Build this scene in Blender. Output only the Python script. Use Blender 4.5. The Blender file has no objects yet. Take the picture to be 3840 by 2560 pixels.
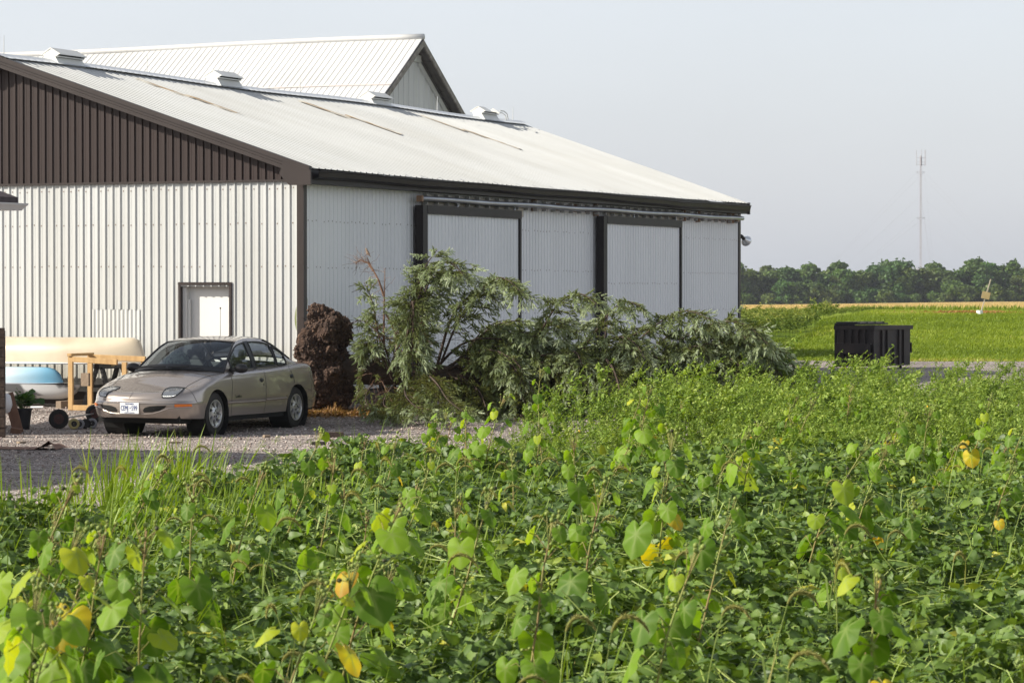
import bpy, bmesh, math, random
import numpy as np
from mathutils import Vector, Matrix, Euler, noise
from mathutils.bvhtree import BVHTree
R = math.radians
PI = math.pi
SC = bpy.context.scene
COL = SC.collection
random.seed(7)
RNG = np.random.default_rng(11)

# ---------------------------------------------------------------- camera
HC, FPX = 2.23, 11200.0
PITCH = math.atan((1280 - 1083) / FPX)
cam_d = bpy.data.cameras.new('camera')
cam = bpy.data.objects.new('camera', cam_d)
COL.objects.link(cam)
cam.location = (0, 0, HC)
cam.rotation_euler = (PI / 2 - PITCH, 0, 0)
cam_d.sensor_width = 36
cam_d.lens = 105.0
cam_d.clip_start = .1
cam_d.clip_end = 20000
cam_d.dof.use_dof = True
cam_d.dof.focus_distance = 47.0
cam_d.dof.aperture_fstop = 11.0
SC.camera = cam

# ---------------------------------------------------------------- light
SUN_AZ, SUN_EL = R(79), R(31)          # azimuth measured from -Y towards -X
SUN = Vector((-math.sin(SUN_AZ) * math.cos(SUN_EL), -math.cos(SUN_AZ) * math.cos(SUN_EL), math.sin(SUN_EL)))
sun_d = bpy.data.lights.new('sun', 'SUN')
sun_d.energy = 5.0
sun_d.angle = R(.6)
sun_d.color = (1.0, .935, .81)
sun = bpy.data.objects.new('sun', sun_d)
COL.objects.link(sun)
sun.location = SUN * 100
sun.rotation_euler = (-SUN).to_track_quat('-Z', 'Y').to_euler()

world = bpy.data.worlds.new('World')
SC.world = world
world.use_nodes = True
wn, wl = world.node_tree.nodes, world.node_tree.links
wn.clear()
sky = wn.new('ShaderNodeTexSky')
sky.sky_type = 'NISHITA'
sky.sun_disc = False
sky.sun_elevation = SUN_EL
sky.sun_rotation = math.atan2(SUN.x, SUN.y)
sky.air_density = 1.2
sky.dust_density = 2.0
sky.ozone_density = 1.0
hsv = wn.new('ShaderNodeHueSaturation')
hsv.inputs['Saturation'].default_value = .55
bg = wn.new('ShaderNodeBackground')
bg.inputs['Strength'].default_value = .06
wl.new(sky.outputs[0], hsv.inputs['Color']); wl.new(hsv.outputs[0], bg.inputs['Color'])
# thin bright veil of high haze over the whole sky, slowly varying
tcw = wn.new('ShaderNodeTexCoord')
mpw = wn.new('ShaderNodeMapping'); mpw.inputs['Scale'].default_value = (3, 3, 9)
nzw = wn.new('ShaderNodeTexNoise'); nzw.inputs['Scale'].default_value = 1.3; nzw.inputs['Detail'].default_value = 4
rmw = wn.new('ShaderNodeMapRange'); rmw.inputs['From Min'].default_value = .3; rmw.inputs['From Max'].default_value = .7
rmw.inputs['To Min'].default_value = .955; rmw.inputs['To Max'].default_value = 1.05
bg2 = wn.new('ShaderNodeBackground'); bg2.inputs['Color'].default_value = (.935, .985, 1.12, 1)
ads = wn.new('ShaderNodeAddShader')
wo = wn.new('ShaderNodeOutputWorld')
wl.new(tcw.outputs['Generated'], mpw.inputs[0]); wl.new(mpw.outputs[0], nzw.inputs['Vector'])
sxw = wn.new('ShaderNodeSeparateXYZ'); grw = wn.new('ShaderNodeMapRange'); grw.interpolation_type = 'SMOOTHSTEP'
grw.inputs['From Min'].default_value = .18; grw.inputs['From Max'].default_value = .70; grw.inputs['To Min'].default_value = .345; grw.inputs['To Max'].default_value = .085
muw = wn.new('ShaderNodeMath'); muw.operation = 'MULTIPLY'
wl.new(tcw.outputs['Generated'], sxw.inputs[0]); wl.new(sxw.outputs[2], grw.inputs['Value'])     # haze is brightest low in the sky
wl.new(nzw.outputs[0], rmw.inputs['Value']); wl.new(rmw.outputs[0], muw.inputs[0]); wl.new(grw.outputs[0], muw.inputs[1]); wl.new(muw.outputs[0], bg2.inputs['Strength'])
wl.new(bg.outputs[0], ads.inputs[0]); wl.new(bg2.outputs[0], ads.inputs[1]); wl.new(ads.outputs[0], wo.inputs[0])

vs = SC.view_settings
vs.view_transform = 'Standard'
vs.look = 'None'
vs.exposure = 0.55
vs.gamma = 1.0
vs.use_curve_mapping = False
SC.cycles.use_denoising = True
SC.cycles.max_bounces = 8
SC.cycles.transparent_max_bounces = 12
SC.cycles.sample_clamp_indirect = 8
SC.cycles.volume_bounces = 0

# ---------------------------------------------------------------- materials
def _n(nt, t, **kw):
    n = nt.nodes.new(t)
    for k, v in kw.items():
        setattr(n, k, v)
    return n

def M(name, col, rough=.6, metal=0.0, var=None, col2=None, stretch=(1, 1, 1), bump=None, spec=.5, coat=0.0, spots=None, bstretch=(1, 1, 1), grime=None):
    """Principled material. var=(scale, detail, low, high): noise mix of col to col2; bump=(scale, strength, dist); spots=(scale, thresh, colour)."""
    m = bpy.data.materials.new(name)
    m.use_nodes = True
    nt = m.node_tree
    L = nt.links
    b = nt.nodes['Principled BSDF']
    b.inputs['Base Color'].default_value = (*col, 1)
    b.inputs['Roughness'].default_value = rough
    b.inputs['Metallic'].default_value = metal
    b.inputs['Specular IOR Level'].default_value = spec
    if coat:
        b.inputs['Coat Weight'].default_value = coat
        b.inputs['Coat Roughness'].default_value = .04
    tc = _n(nt, 'ShaderNodeTexCoord')
    last = None
    if var:
        mp = _n(nt, 'ShaderNodeMapping'); mp.inputs['Scale'].default_value = stretch
        nz = _n(nt, 'ShaderNodeTexNoise'); nz.inputs['Scale'].default_value = var[0]; nz.inputs['Detail'].default_value = var[1]
        rm = _n(nt, 'ShaderNodeMapRange'); rm.inputs['From Min'].default_value = var[2]; rm.inputs['From Max'].default_value = var[3]
        mx = _n(nt, 'ShaderNodeMix', data_type='RGBA')
        mx.inputs[6].default_value = (*col, 1); mx.inputs[7].default_value = (*(col2 or col), 1)
        L.new(tc.outputs['Object'], mp.inputs[0]); L.new(mp.outputs[0], nz.inputs['Vector']); L.new(nz.outputs[0], rm.inputs[0])
        L.new(rm.outputs[0], mx.inputs[0]); L.new(mx.outputs[2], b.inputs['Base Color'])
        last = mx.outputs[2]
    if spots:
        vz = _n(nt, 'ShaderNodeTexNoise'); vz.inputs['Scale'].default_value = spots[0]; vz.inputs['Detail'].default_value = 3
        L.new(tc.outputs['Object'], vz.inputs['Vector'])
        r2 = _n(nt, 'ShaderNodeMapRange'); r2.inputs['From Min'].default_value = spots[1]; r2.inputs['From Max'].default_value = spots[1] + .05
        L.new(vz.outputs[0], r2.inputs[0])
        m2 = _n(nt, 'ShaderNodeMix', data_type='RGBA')
        m2.inputs[6].default_value = (*col, 1); m2.inputs[7].default_value = (*spots[2], 1)
        if last: L.new(last, m2.inputs[6])
        L.new(r2.outputs[0], m2.inputs[0]); L.new(m2.outputs[2], b.inputs['Base Color'])
        last = m2.outputs[2]
    if grime and last:          # splashed dirt near the ground: (z0, z1, colour, amount)
        sz = _n(nt, 'ShaderNodeSeparateXYZ'); L.new(tc.outputs['Object'], sz.inputs[0])
        gn = _n(nt, 'ShaderNodeTexNoise'); gn.inputs['Scale'].default_value = 3.5; gn.inputs['Detail'].default_value = 6; L.new(tc.outputs['Object'], gn.inputs['Vector'])
        ad = _n(nt, 'ShaderNodeMath', operation='MULTIPLY_ADD'); ad.inputs[1].default_value = 1.1; L.new(gn.outputs[0], ad.inputs[0]); L.new(sz.outputs[2], ad.inputs[2])
        gr = _n(nt, 'ShaderNodeMapRange'); gr.inputs['From Min'].default_value = grime[0] + .55; gr.inputs['From Max'].default_value = grime[1] + .55; gr.inputs['To Min'].default_value = grime[3]; gr.inputs['To Max'].default_value = 0
        L.new(ad.outputs[0], gr.inputs[0])
        m3 = _n(nt, 'ShaderNodeMix', data_type='RGBA'); m3.inputs[7].default_value = (*grime[2], 1); L.new(gr.outputs[0], m3.inputs[0]); L.new(last, m3.inputs[6]); L.new(m3.outputs[2], b.inputs['Base Color'])
    if bump:
        mp2 = _n(nt, 'ShaderNodeMapping'); mp2.inputs['Scale'].default_value = bstretch
        nb = _n(nt, 'ShaderNodeTexNoise'); nb.inputs['Scale'].default_value = bump[0]; nb.inputs['Detail'].default_value = 5
        bp = _n(nt, 'ShaderNodeBump'); bp.inputs['Strength'].default_value = bump[1]; bp.inputs['Distance'].default_value = bump[2]
        L.new(tc.outputs['Object'], mp2.inputs[0]); L.new(mp2.outputs[0], nb.inputs['Vector'])
        L.new(nb.outputs[0], bp.inputs['Height']); L.new(bp.outputs[0], b.inputs['Normal'])
    return m

def leaf_mat(name, stops, trans_mul=(1.3, 1.25, .35), trans=.35, rough=.45, spec=.35, veins=None, objrand=0.0):
    """Leaf shader: colour from the per-leaf 'tint' attribute through a ramp, mixed with translucency."""
    m = bpy.data.materials.new(name)
    m.use_nodes = True
    nt = m.node_tree; L = nt.links
    b = nt.nodes['Principled BSDF']; out = nt.nodes['Material Output']
    at = _n(nt, 'ShaderNodeAttribute'); at.attribute_name = 'tint'
    rp = _n(nt, 'ShaderNodeValToRGB')
    e = rp.color_ramp.elements
    while len(e) < len(stops): e.new(.5)
    for i, (p, c) in enumerate(stops):
        e[i].position = p; e[i].color = (*c, 1)
    L.new(at.outputs['Fac'], rp.inputs[0])
    colr = rp.outputs[0]
    if veins:
        uv = _n(nt, 'ShaderNodeAttribute'); uv.attribute_name = 'vein'
        mv = _n(nt, 'ShaderNodeMix', data_type='RGBA', blend_type='MIX')
        L.new(uv.outputs['Fac'], mv.inputs[0]); L.new(colr, mv.inputs[6]); mv.inputs[7].default_value = (*veins, 1)
        colr = mv.outputs[2]
    if objrand:
        oi = _n(nt, 'ShaderNodeObjectInfo'); hs = _n(nt, 'ShaderNodeHueSaturation')
        r1 = _n(nt, 'ShaderNodeMapRange'); r1.inputs['To Min'].default_value = .5 - objrand * .06; r1.inputs['To Max'].default_value = .5 + objrand * .05
        r2 = _n(nt, 'ShaderNodeMapRange'); r2.inputs['To Min'].default_value = 1 - objrand * .35; r2.inputs['To Max'].default_value = 1 + objrand * .4
        fr = _n(nt, 'ShaderNodeMath', operation='FRACT'); ml = _n(nt, 'ShaderNodeMath', operation='MULTIPLY'); ml.inputs[1].default_value = 7.31
        L.new(oi.outputs['Random'], r1.inputs[0]); L.new(oi.outputs['Random'], ml.inputs[0]); L.new(ml.outputs[0], fr.inputs[0]); L.new(fr.outputs[0], r2.inputs[0])
        L.new(r1.outputs[0], hs.inputs['Hue']); L.new(r2.outputs[0], hs.inputs['Value']); L.new(colr, hs.inputs['Color'])
        colr = hs.outputs[0]
    L.new(colr, b.inputs['Base Color'])
    b.inputs['Roughness'].default_value = rough
    b.inputs['Specular IOR Level'].default_value = spec
    tr = _n(nt, 'ShaderNodeBsdfTranslucent')
    mu = _n(nt, 'ShaderNodeMix', data_type='RGBA', blend_type='MULTIPLY'); mu.inputs[0].default_value = 1
    mu.inputs[7].default_value = (*trans_mul, 1)
    L.new(colr, mu.inputs[6]); L.new(mu.outputs[2], tr.inputs[0])
    ms = _n(nt, 'ShaderNodeMixShader'); ms.inputs[0].default_value = trans
    L.new(b.outputs[0], ms.inputs[1]); L.new(tr.outputs[0], ms.inputs[2]); L.new(ms.outputs[0], out.inputs[0])
    return m

# ---------------------------------------------------------------- mesh helpers
def link(name, me, mats, parent=None, smooth=False):
    o = bpy.data.objects.new(name, me)
    for m in (mats if isinstance(mats, (list, tuple)) else [mats]):
        me.materials.append(m)
    COL.objects.link(o)
    if parent: o.parent = parent
    if smooth:
        me.polygons.foreach_set('use_smooth', np.ones(len(me.polygons), bool))
    return o

def tag(o, label=None, cat=None, group=None, kind=None):
    if label: o['label'] = label
    if cat: o['category'] = cat
    if group: o['group'] = group
    if kind: o['kind'] = kind
    return o

def thing(name, label, cat, loc=(0, 0, 0), rz=0, group=None, scale=1):
    o = bpy.data.objects.new(name, None)
    COL.objects.link(o)
    o.empty_display_size = .2
    o.location = loc; o.rotation_euler = (0, 0, rz); o.scale = (scale,) * 3
    return tag(o, label, cat, group)

def dup(root, loc, rot=(0, 0, 0), scale=1, label=None, group=None):
    r = root.copy(); COL.objects.link(r)
    r.location = loc; r.rotation_euler = rot; r.scale = (scale,) * 3 if not isinstance(scale, tuple) else scale
    if label: r['label'] = label
    if group: r['group'] = group
    for ch in list(root.children):
        c = ch.copy(); COL.objects.link(c); c.parent = r
        for g in ch.children:
            d = g.copy(); COL.objects.link(d); d.parent = c
    return r

class MB:
    """Collects shapes into one mesh."""
    def __init__(s): s.v = []; s.f = []; s.mi = []; s.cur = 0; s.T = None
    def add(s, vs, fs):
        k = len(s.v)
        if s.T is not None: vs = [s.T @ Vector(p) for p in vs]
        s.v += [tuple(p) for p in vs]
        for f in fs: s.f.append(tuple(i + k for i in f)); s.mi.append(s.cur)
        return s
    def box(s, lo, hi, rot=None, piv=None):
        x0, y0, z0 = lo; x1, y1, z1 = hi
        vs = [Vector(p) for p in ((x0,y0,z0),(x1,y0,z0),(x1,y1,z0),(x0,y1,z0),(x0,y0,z1),(x1,y0,z1),(x1,y1,z1),(x0,y1,z1))]
        if rot is not None:
            c = Vector(piv) if piv is not None else (Vector(lo) + Vector(hi)) / 2
            vs = [c + rot @ (p - c) for p in vs]
        return s.add(vs, [(0,3,2,1),(4,5,6,7),(0,1,5,4),(1,2,6,5),(2,3,7,6),(3,0,4,7)])
    def bar(s, a, b, w, h, up=(0, 0, 1), roll=0):
        a, b = Vector(a), Vector(b); d = (b - a).normalized()
        upv = Vector(up)
        if abs(d.dot(upv)) > .98: upv = Vector((1, 0, 0))
        x = d.cross(upv).normalized(); y = x.cross(d).normalized()
        if roll:
            q = Matrix.Rotation(roll, 3, d); x = q @ x; y = q @ y
        vs = [p + x * (w / 2 * i) + y * (h / 2 * j) for p in (a, b) for i, j in ((-1,-1),(1,-1),(1,1),(-1,1))]
        return s.add(vs, [(0,3,2,1),(4,5,6,7),(0,1,5,4),(1,2,6,5),(2,3,7,6),(3,0,4,7)])
    def tube(s, pts, r, n=6, cap=True, closed=False):
        pts = [Vector(p) for p in pts]; m = len(pts)
        rr = r if isinstance(r, (list, tuple)) else [r] * m
        vs = []; ref = None
        for i, p in enumerate(pts):
            if closed: d = pts[(i + 1) % m] - pts[i - 1]
            else: d = pts[min(i + 1, m - 1)] - pts[max(i - 1, 0)]
            d = d.normalized() if d.length > 1e-9 else Vector((0, 0, 1))
            if ref is None: ref = d.orthogonal().normalized()
            x = ref - d * ref.dot(d)
            x = x.normalized() if x.length > 1e-6 else d.orthogonal().normalized()
            ref = x; y = d.cross(x)
            vs += [p + (x * math.cos(2 * PI * k / n) + y * math.sin(2 * PI * k / n)) * rr[i] for k in range(n)]
        fs = [(i * n + k, i * n + (k + 1) % n, (i + 1) * n + (k + 1) % n, (i + 1) * n + k) for i in range(m - 1) for k in range(n)]
        if closed: fs += [((m - 1) * n + k, (m - 1) * n + (k + 1) % n, (k + 1) % n, k) for k in range(n)]
        elif cap: fs += [tuple(range(n))[::-1], tuple((m - 1) * n + k for k in range(n))]
        return s.add(vs, fs)
    def lathe(s, prof, axis_o, axis_d, n=24, a0=0, a1=2 * PI):
        """prof: (radius, along) pairs."""
        o, d = Vector(axis_o), Vector(axis_d).normalized()
        x = d.orthogonal().normalized(); y = d.cross(x)
        full = abs(a1 - a0 - 2 * PI) < 1e-6; cnt = n if full else n + 1
        vs = [o + d * h + (x * math.cos(a0 + (a1 - a0) * k / n) + y * math.sin(a0 + (a1 - a0) * k / n)) * r for r, h in prof for k in range(cnt)]
        fs = []
        for i in range(len(prof) - 1):
            for k in range(n):
                k2 = (k + 1) % cnt
                fs.append((i * cnt + k, i * cnt + k2, (i + 1) * cnt + k2, (i + 1) * cnt + k))
        return s.add(vs, fs)
    def grid(s, rows, closed=False):
        n = len(rows[0]); vs = [p for r in rows for p in r]
        fs = []
        for i in range(len(rows) - 1):
            for k in range(n if closed else n - 1):
                k2 = (k + 1) % n
                fs.append((i * n + k, i * n + k2, (i + 1) * n + k2, (i + 1) * n + k))
        return s.add(vs, fs)
    def prism(s, poly, vec):
        """extrude a planar polygon (list of 3-D points) along vec."""
        n = len(poly); v = Vector(vec)
        vs = [Vector(p) for p in poly] + [Vector(p) + v for p in poly]
        return s.add(vs, [tuple(range(n))[::-1], tuple(range(n, 2 * n))] + [(i, (i + 1) % n, n + (i + 1) % n, n + i) for i in range(n)])
    def mesh(s, name):
        me = bpy.data.meshes.new(name)
        me.from_pydata(s.v, [], s.f)
        me.polygons.foreach_set('material_index', np.array(s.mi, np.int32))
        me.validate(); me.update()
        return me
    def build(s, name, mats, parent=None, smooth=False, fixn=True):
        me = s.mesh(name)
        if fixn:
            bm = bmesh.new(); bm.from_mesh(me)
            bmesh.ops.recalc_face_normals(bm, faces=bm.faces)
            bm.to_mesh(me); bm.free()
        return link(name, me, mats, parent, smooth)

def smooth_by_angle(o, ang=R(35)):
    me = o.data
    me.polygons.foreach_set('use_smooth', np.ones(len(me.polygons), bool))
    bm = bmesh.new(); bm.from_mesh(me)
    for e in bm.edges:
        if len(e.link_faces) == 2 and e.calc_face_angle(0) > ang: e.smooth = False
    bm.to_mesh(me); bm.free()
    return o

def bevel(o, w, seg=2):
    me = o.data
    bm = bmesh.new(); bm.from_mesh(me)
    bmesh.ops.bevel(bm, geom=list(bm.edges), offset=w, segments=seg, affect='EDGES', profile=.6, clamp_overlap=True)
    bm.to_mesh(me); bm.free()
    return o

def np_mesh(name, V, F, attrs=None):
    """V (n,3), F (m,k) numpy; attrs: dict of per-vertex float arrays."""
    me = bpy.data.meshes.new(name)
    V = np.ascontiguousarray(V, np.float32); F = np.ascontiguousarray(F, np.int32)
    me.vertices.add(len(V)); me.vertices.foreach_set('co', V.ravel())
    k = F.shape[1]
    me.loops.add(F.size); me.loops.foreach_set('vertex_index', F.ravel())
    me.polygons.add(len(F))
    me.polygons.foreach_set('loop_start', np.arange(0, F.size, k, dtype=np.int32))
    for a, arr in (attrs or {}).items():
        at = me.attributes.new(a, 'FLOAT', 'POINT')
        at.data.foreach_set('value', np.ascontiguousarray(arr, np.float32))
    me.update(calc_edges=True)
    return me

def scatter(bv, bf, Ms, Ts):
    """Copies of a base mesh: Ms (N,3,3) column-basis matrices, Ts (N,3). -> V, F"""
    bv = np.asarray(bv, float); bf = np.asarray(bf, int)
    V = np.einsum('nij,vj->nvi', Ms, bv) + Ts[:, None, :]
    F = bf[None] + (np.arange(len(Ts)) * len(bv))[:, None, None]
    return V.reshape(-1, 3), F.reshape(-1, bf.shape[1])

def join(parts):
    """[(V,F,attrs)] -> V,F,attrs"""
    off = 0; Vs = []; Fs = []; A = {}
    for V, F, a in parts:
        Vs.append(V); Fs.append(F + off); off += len(V)
        for k, v in a.items(): A.setdefault(k, []).append(v)
    return np.concatenate(Vs), np.concatenate(Fs), {k: np.concatenate(v) for k, v in A.items()}

def basis(fwd, nrm):
    """(N,3),(N,3) -> matrices whose columns are side, fwd, normal."""
    f = fwd / np.linalg.norm(fwd, axis=1, keepdims=True)
    s = np.cross(f, nrm); s /= np.linalg.norm(s, axis=1, keepdims=True) + 1e-9
    n = np.cross(s, f)
    return np.stack([s, f, n], axis=2)

def rnd_dir(n, rng=RNG):
    v = rng.normal(size=(n, 3)); return v / np.linalg.norm(v, axis=1, keepdims=True)

def sstep(a, b, x):
    t = np.clip((np.asarray(x, float) - a) / (b - a), 0, 1); return t * t * (3 - 2 * t)

def px(x, y, Y):
    """World point at depth Y seen at photograph pixel (x, y)."""
    a = (x - 1920) / FPX; b = (1280 - y) / FPX
    dy = math.cos(PITCH) + b * math.sin(PITCH); dz = b * math.cos(PITCH) - math.sin(PITCH)
    return Vector((a * Y / dy, Y, HC + dz * Y / dy))

def fnoise(x, y, s, seed=0.0):
    return noise.noise(Vector((x * s, y * s, seed)))

def vnoise(X, Y, scale, seed=0):
    """cheap vectorised value noise in [-1,1]."""
    rg = np.random.default_rng(seed); T = rg.uniform(-1, 1, (256, 256))
    x = np.asarray(X) * scale + 1000; y = np.asarray(Y) * scale + 1000
    xi = np.floor(x).astype(int); yi = np.floor(y).astype(int); fx = x - xi; fy = y - yi
    fx = fx * fx * (3 - 2 * fx); fy = fy * fy * (3 - 2 * fy)
    g = lambda i, j: T[(xi + i) % 256, (yi + j) % 256]
    return (g(0,0) * (1-fx) + g(1,0) * fx) * (1-fy) + (g(0,1) * (1-fx) + g(1,1) * fx) * fy

YAW = R(66.5)                                                # direction the barn and the car run away from the camera
VD = np.array([math.cos(YAW), math.sin(YAW), 0.0]); UD = np.array([-math.sin(YAW), math.cos(YAW), 0.0])
BO = np.array([-3.57, 51.0, 0.0])                            # near corner of the barn
def bw(t, u, z): return Vector(BO + VD * t + UD * u + np.array([0, 0, z]))

# ---------------------------------------------------------------- terrain
FB = np.array([(-14, 15), (-8, 19), (-4.3, 22.8), (-2.6, 29.0), (-1.2, 34), (.8, 41), (3.5, 49), (7, 55), (12, 61), (20, 68), (40, 80)], float)
def field_edge(X): return np.interp(X, FB[:, 0], FB[:, 1])
def gz(X, Y):
    X = np.asarray(X, float); Y = np.asarray(Y, float)
    z = .2 * sstep(47.6, 51, Y) * sstep(8, 2, X) + .2 * sstep(52, 66, Y) * sstep(2, 8, X)
    d = field_edge(X) - Y
    z = z - .25 * sstep(0, 4, d)
    rise = sstep(80, 122, Y) * (1 - sstep(135, 420, Y) * 1.3)
    z = z + rise * (.72 + .32 * sstep(.092, .118, X / np.maximum(Y, 1)))
    zf = np.interp(Y, [150, 163, 300, 500, 900, 3000], [.45, .22, -.35, -1.25, -3.3, -7.0]) + .9 * sstep(60, 160, X * 900 / np.maximum(Y, 1)) * sstep(160, 900, Y)
    k = sstep(134, 163, Y)
    z = z * (1 - k) + zf * k
    return z
def gzs(x, y): return float(gz(x, y))

def split_loose(o):
    """every separate piece of a mesh becomes an object of its own beside it."""
    me = o.data; n = len(me.vertices); par = list(range(n))
    def find(a):
        while par[a] != a: par[a] = par[par[a]]; a = par[a]
        return a
    for e in me.edges:
        a, b = find(e.vertices[0]), find(e.vertices[1])
        if a != b: par[a] = b
    groups = {}
    for p in me.polygons: groups.setdefault(find(p.vertices[0]), []).append(p)
    first = True
    for g in groups.values():
        idx = {}; fs = []; vs = []
        for p in g:
            f = []
            for v in p.vertices:
                if v not in idx: idx[v] = len(vs); vs.append(tuple(me.vertices[v].co))
                f.append(idx[v])
            fs.append(f)
        m2 = bpy.data.meshes.new(o.name); m2.from_pydata(vs, [], fs)
        for mt in me.materials: m2.materials.append(mt)
        if g[0].use_smooth: m2.polygons.foreach_set('use_smooth', np.ones(len(fs), bool))
        if first: o.data = m2; first = False
        else:
            c = bpy.data.objects.new(o.name.split('.')[0], m2); COL.objects.link(c); c.parent = o.parent
            c.location = o.location; c.rotation_euler = o.rotation_euler; c.scale = o.scale
# ================================================================ ground sheets
def sheet(name, xs, ys, dz, mat, keep=None, kind='structure'):
    X, Y = np.meshgrid(xs, ys)
    Z = gz(X, Y) + dz
    V = np.stack([X, Y, Z], -1).reshape(-1, 3)
    n = len(xs)
    i, j = np.meshgrid(np.arange(len(ys) - 1), np.arange(n - 1), indexing='ij')
    a = (i * n + j).ravel()
    F = np.stack([a, a + 1, a + n + 1, a + n], 1)
    if keep is not None:
        c = V[F].mean(1); F = F[keep(c[:, 0], c[:, 1])]
    o = link(name, np_mesh(name, V, F), mat, smooth=True)
    return tag(o, kind=kind)

def pebble_mat():
    m = bpy.data.materials.new('gravel'); m.use_nodes = True
    nt = m.node_tree; L = nt.links; b = nt.nodes['Principled BSDF']
    tc = _n(nt, 'ShaderNodeTexCoord')
    mp = _n(nt, 'ShaderNodeMapping'); mp.inputs['Scale'].default_value = (1, 1, 1)
    L.new(tc.outputs['Object'], mp.inputs[0])
    vo = _n(nt, 'ShaderNodeTexVoronoi'); vo.inputs['Scale'].default_value = 30; vo.inputs['Randomness'].default_value = 1
    L.new(mp.outputs[0], vo.inputs['Vector'])
    rp = _n(nt, 'ShaderNodeValToRGB'); e = rp.color_ramp.elements
    cols = [(0, (.105, .085, .08)), (.28, (.27, .22, .20)), (.5, (.39, .325, .295)), (.72, (.50, .435, .395)), (.9, (.68, .63, .59)), (1, (.21, .17, .155))]
    while len(e) < len(cols): e.new(.5)
    for k, (p, c) in enumerate(cols): e[k].position = p; e[k].color = (*c, 1)
    sp = _n(nt, 'ShaderNodeSeparateColor'); L.new(vo.outputs['Color'], sp.inputs[0]); L.new(sp.outputs[0], rp.inputs[0])
    nz = _n(nt, 'ShaderNodeTexNoise'); nz.inputs['Scale'].default_value = .9; nz.inputs['Detail'].default_value = 6
    mpt = _n(nt, 'ShaderNodeMapping'); mpt.inputs['Rotation'].default_value = (0, 0, -R(62)); mpt.inputs['Scale'].default_value = (.35, 1.6, 1)      # wheel tracks run along the barn
    L.new(tc.outputs['Object'], mpt.inputs[0]); L.new(mpt.outputs[0], nz.inputs['Vector'])
    rm = _n(nt, 'ShaderNodeMapRange'); rm.inputs['From Min'].default_value = .35; rm.inputs['From Max'].default_value = .68; rm.inputs['To Min'].default_value = .55; rm.inputs['To Max'].default_value = 1.12
    L.new(nz.outputs[0], rm.inputs[0])
    sc = _n(nt, 'ShaderNodeVectorMath', operation='SCALE'); L.new(rp.outputs[0], sc.inputs[0]); L.new(rm.outputs[0], sc.inputs['Scale'])
    L.new(sc.outputs[0], b.inputs['Base Color'])
    bp = _n(nt, 'ShaderNodeBump'); bp.inputs['Strength'].default_value = 1; bp.inputs['Distance'].default_value = .03; bp.invert = True
    L.new(vo.outputs['Distance'], bp.inputs['Height']); L.new(bp.outputs[0], b.inputs['Normal'])
    b.inputs['Roughness'].default_value = .85
    b.inputs['Specular IOR Level'].default_value = .2
    return m

soil = M('soil', (.022, .024, .012), .95, var=(.35, 6, .35, .65), col2=(.05, .048, .02), bump=(3, .6, .1))
gravel = pebble_mat()
lawn_m = M('lawn_turf', (.14, .21, .014), .8, var=(.22, 6, .38, .62), col2=(.22, .28, .022), bump=(7, .9, .12), spec=.15)
wheat_m = M('ripe_grain', (.56, .40, .15), .9, var=(1.2, 7, .36, .64), col2=(.42, .30, .105), stretch=(3, .45, 1), bump=(12, .7, .25), bstretch=(3, .6, 1), spec=.1)
xs_w = np.concatenate([-np.geomspace(900, 30, 26), np.linspace(-28, 40, 69), np.geomspace(42, 1500, 30)])
ys_w = np.concatenate([np.linspace(-20, 5, 6), np.linspace(6, 90, 85), np.geomspace(92, 9000, 70)])
sheet('ground', xs_w, ys_w, -.04, soil)
xs_g = np.linspace(-22, 60, 165); ys_g = np.linspace(14, 92, 157)
def in_gravel(x, y):
    edge = field_edge(x) - 4
    far = np.where(x > 4.5, 83.5 + .8 * np.sin(x * .35) + .02 * x, 120)
    bx = (x - BO[0]) * VD[0] + (y - BO[1]) * VD[1]; bu = (x - BO[0]) * UD[0] + (y - BO[1]) * UD[1]
    barn = (bx > .3) & (bx < 22.5) & (bu > .3)
    return (y > edge) & (y < far) & ~barn
sheet('gravel_yard', xs_g, ys_g, 0.0, gravel, in_gravel)
xs_l = np.concatenate([np.linspace(4, 60, 113), np.geomspace(62, 160, 12)]); ys_l = np.linspace(82.5, 152, 100)
sheet('lawn', xs_l, ys_l, -.006, lawn_m, lambda x, y: (y > 83.3 + .8 * np.sin(x * .35) + .02 * x))
def wheat_sheet():
    xs = np.linspace(-150, 420, 120); ys = np.geomspace(158, 905, 60)
    X, Y = np.meshgrid(xs, ys)
    Z = gz(X, Y) + .8 * sstep(160, 164, Y) - .03
    V = np.stack([X, Y, Z], -1).reshape(-1, 3); n = len(xs)
    i, j = np.meshgrid(np.arange(len(ys) - 1), np.arange(n - 1), indexing='ij'); a = (i * n + j).ravel()
    tag(link('wheat_field', np_mesh('wheat_field', V, np.stack([a, a + 1, a + n + 1, a + n], 1)), wheat_m, smooth=True), kind='structure')
wheat_sheet()
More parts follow.
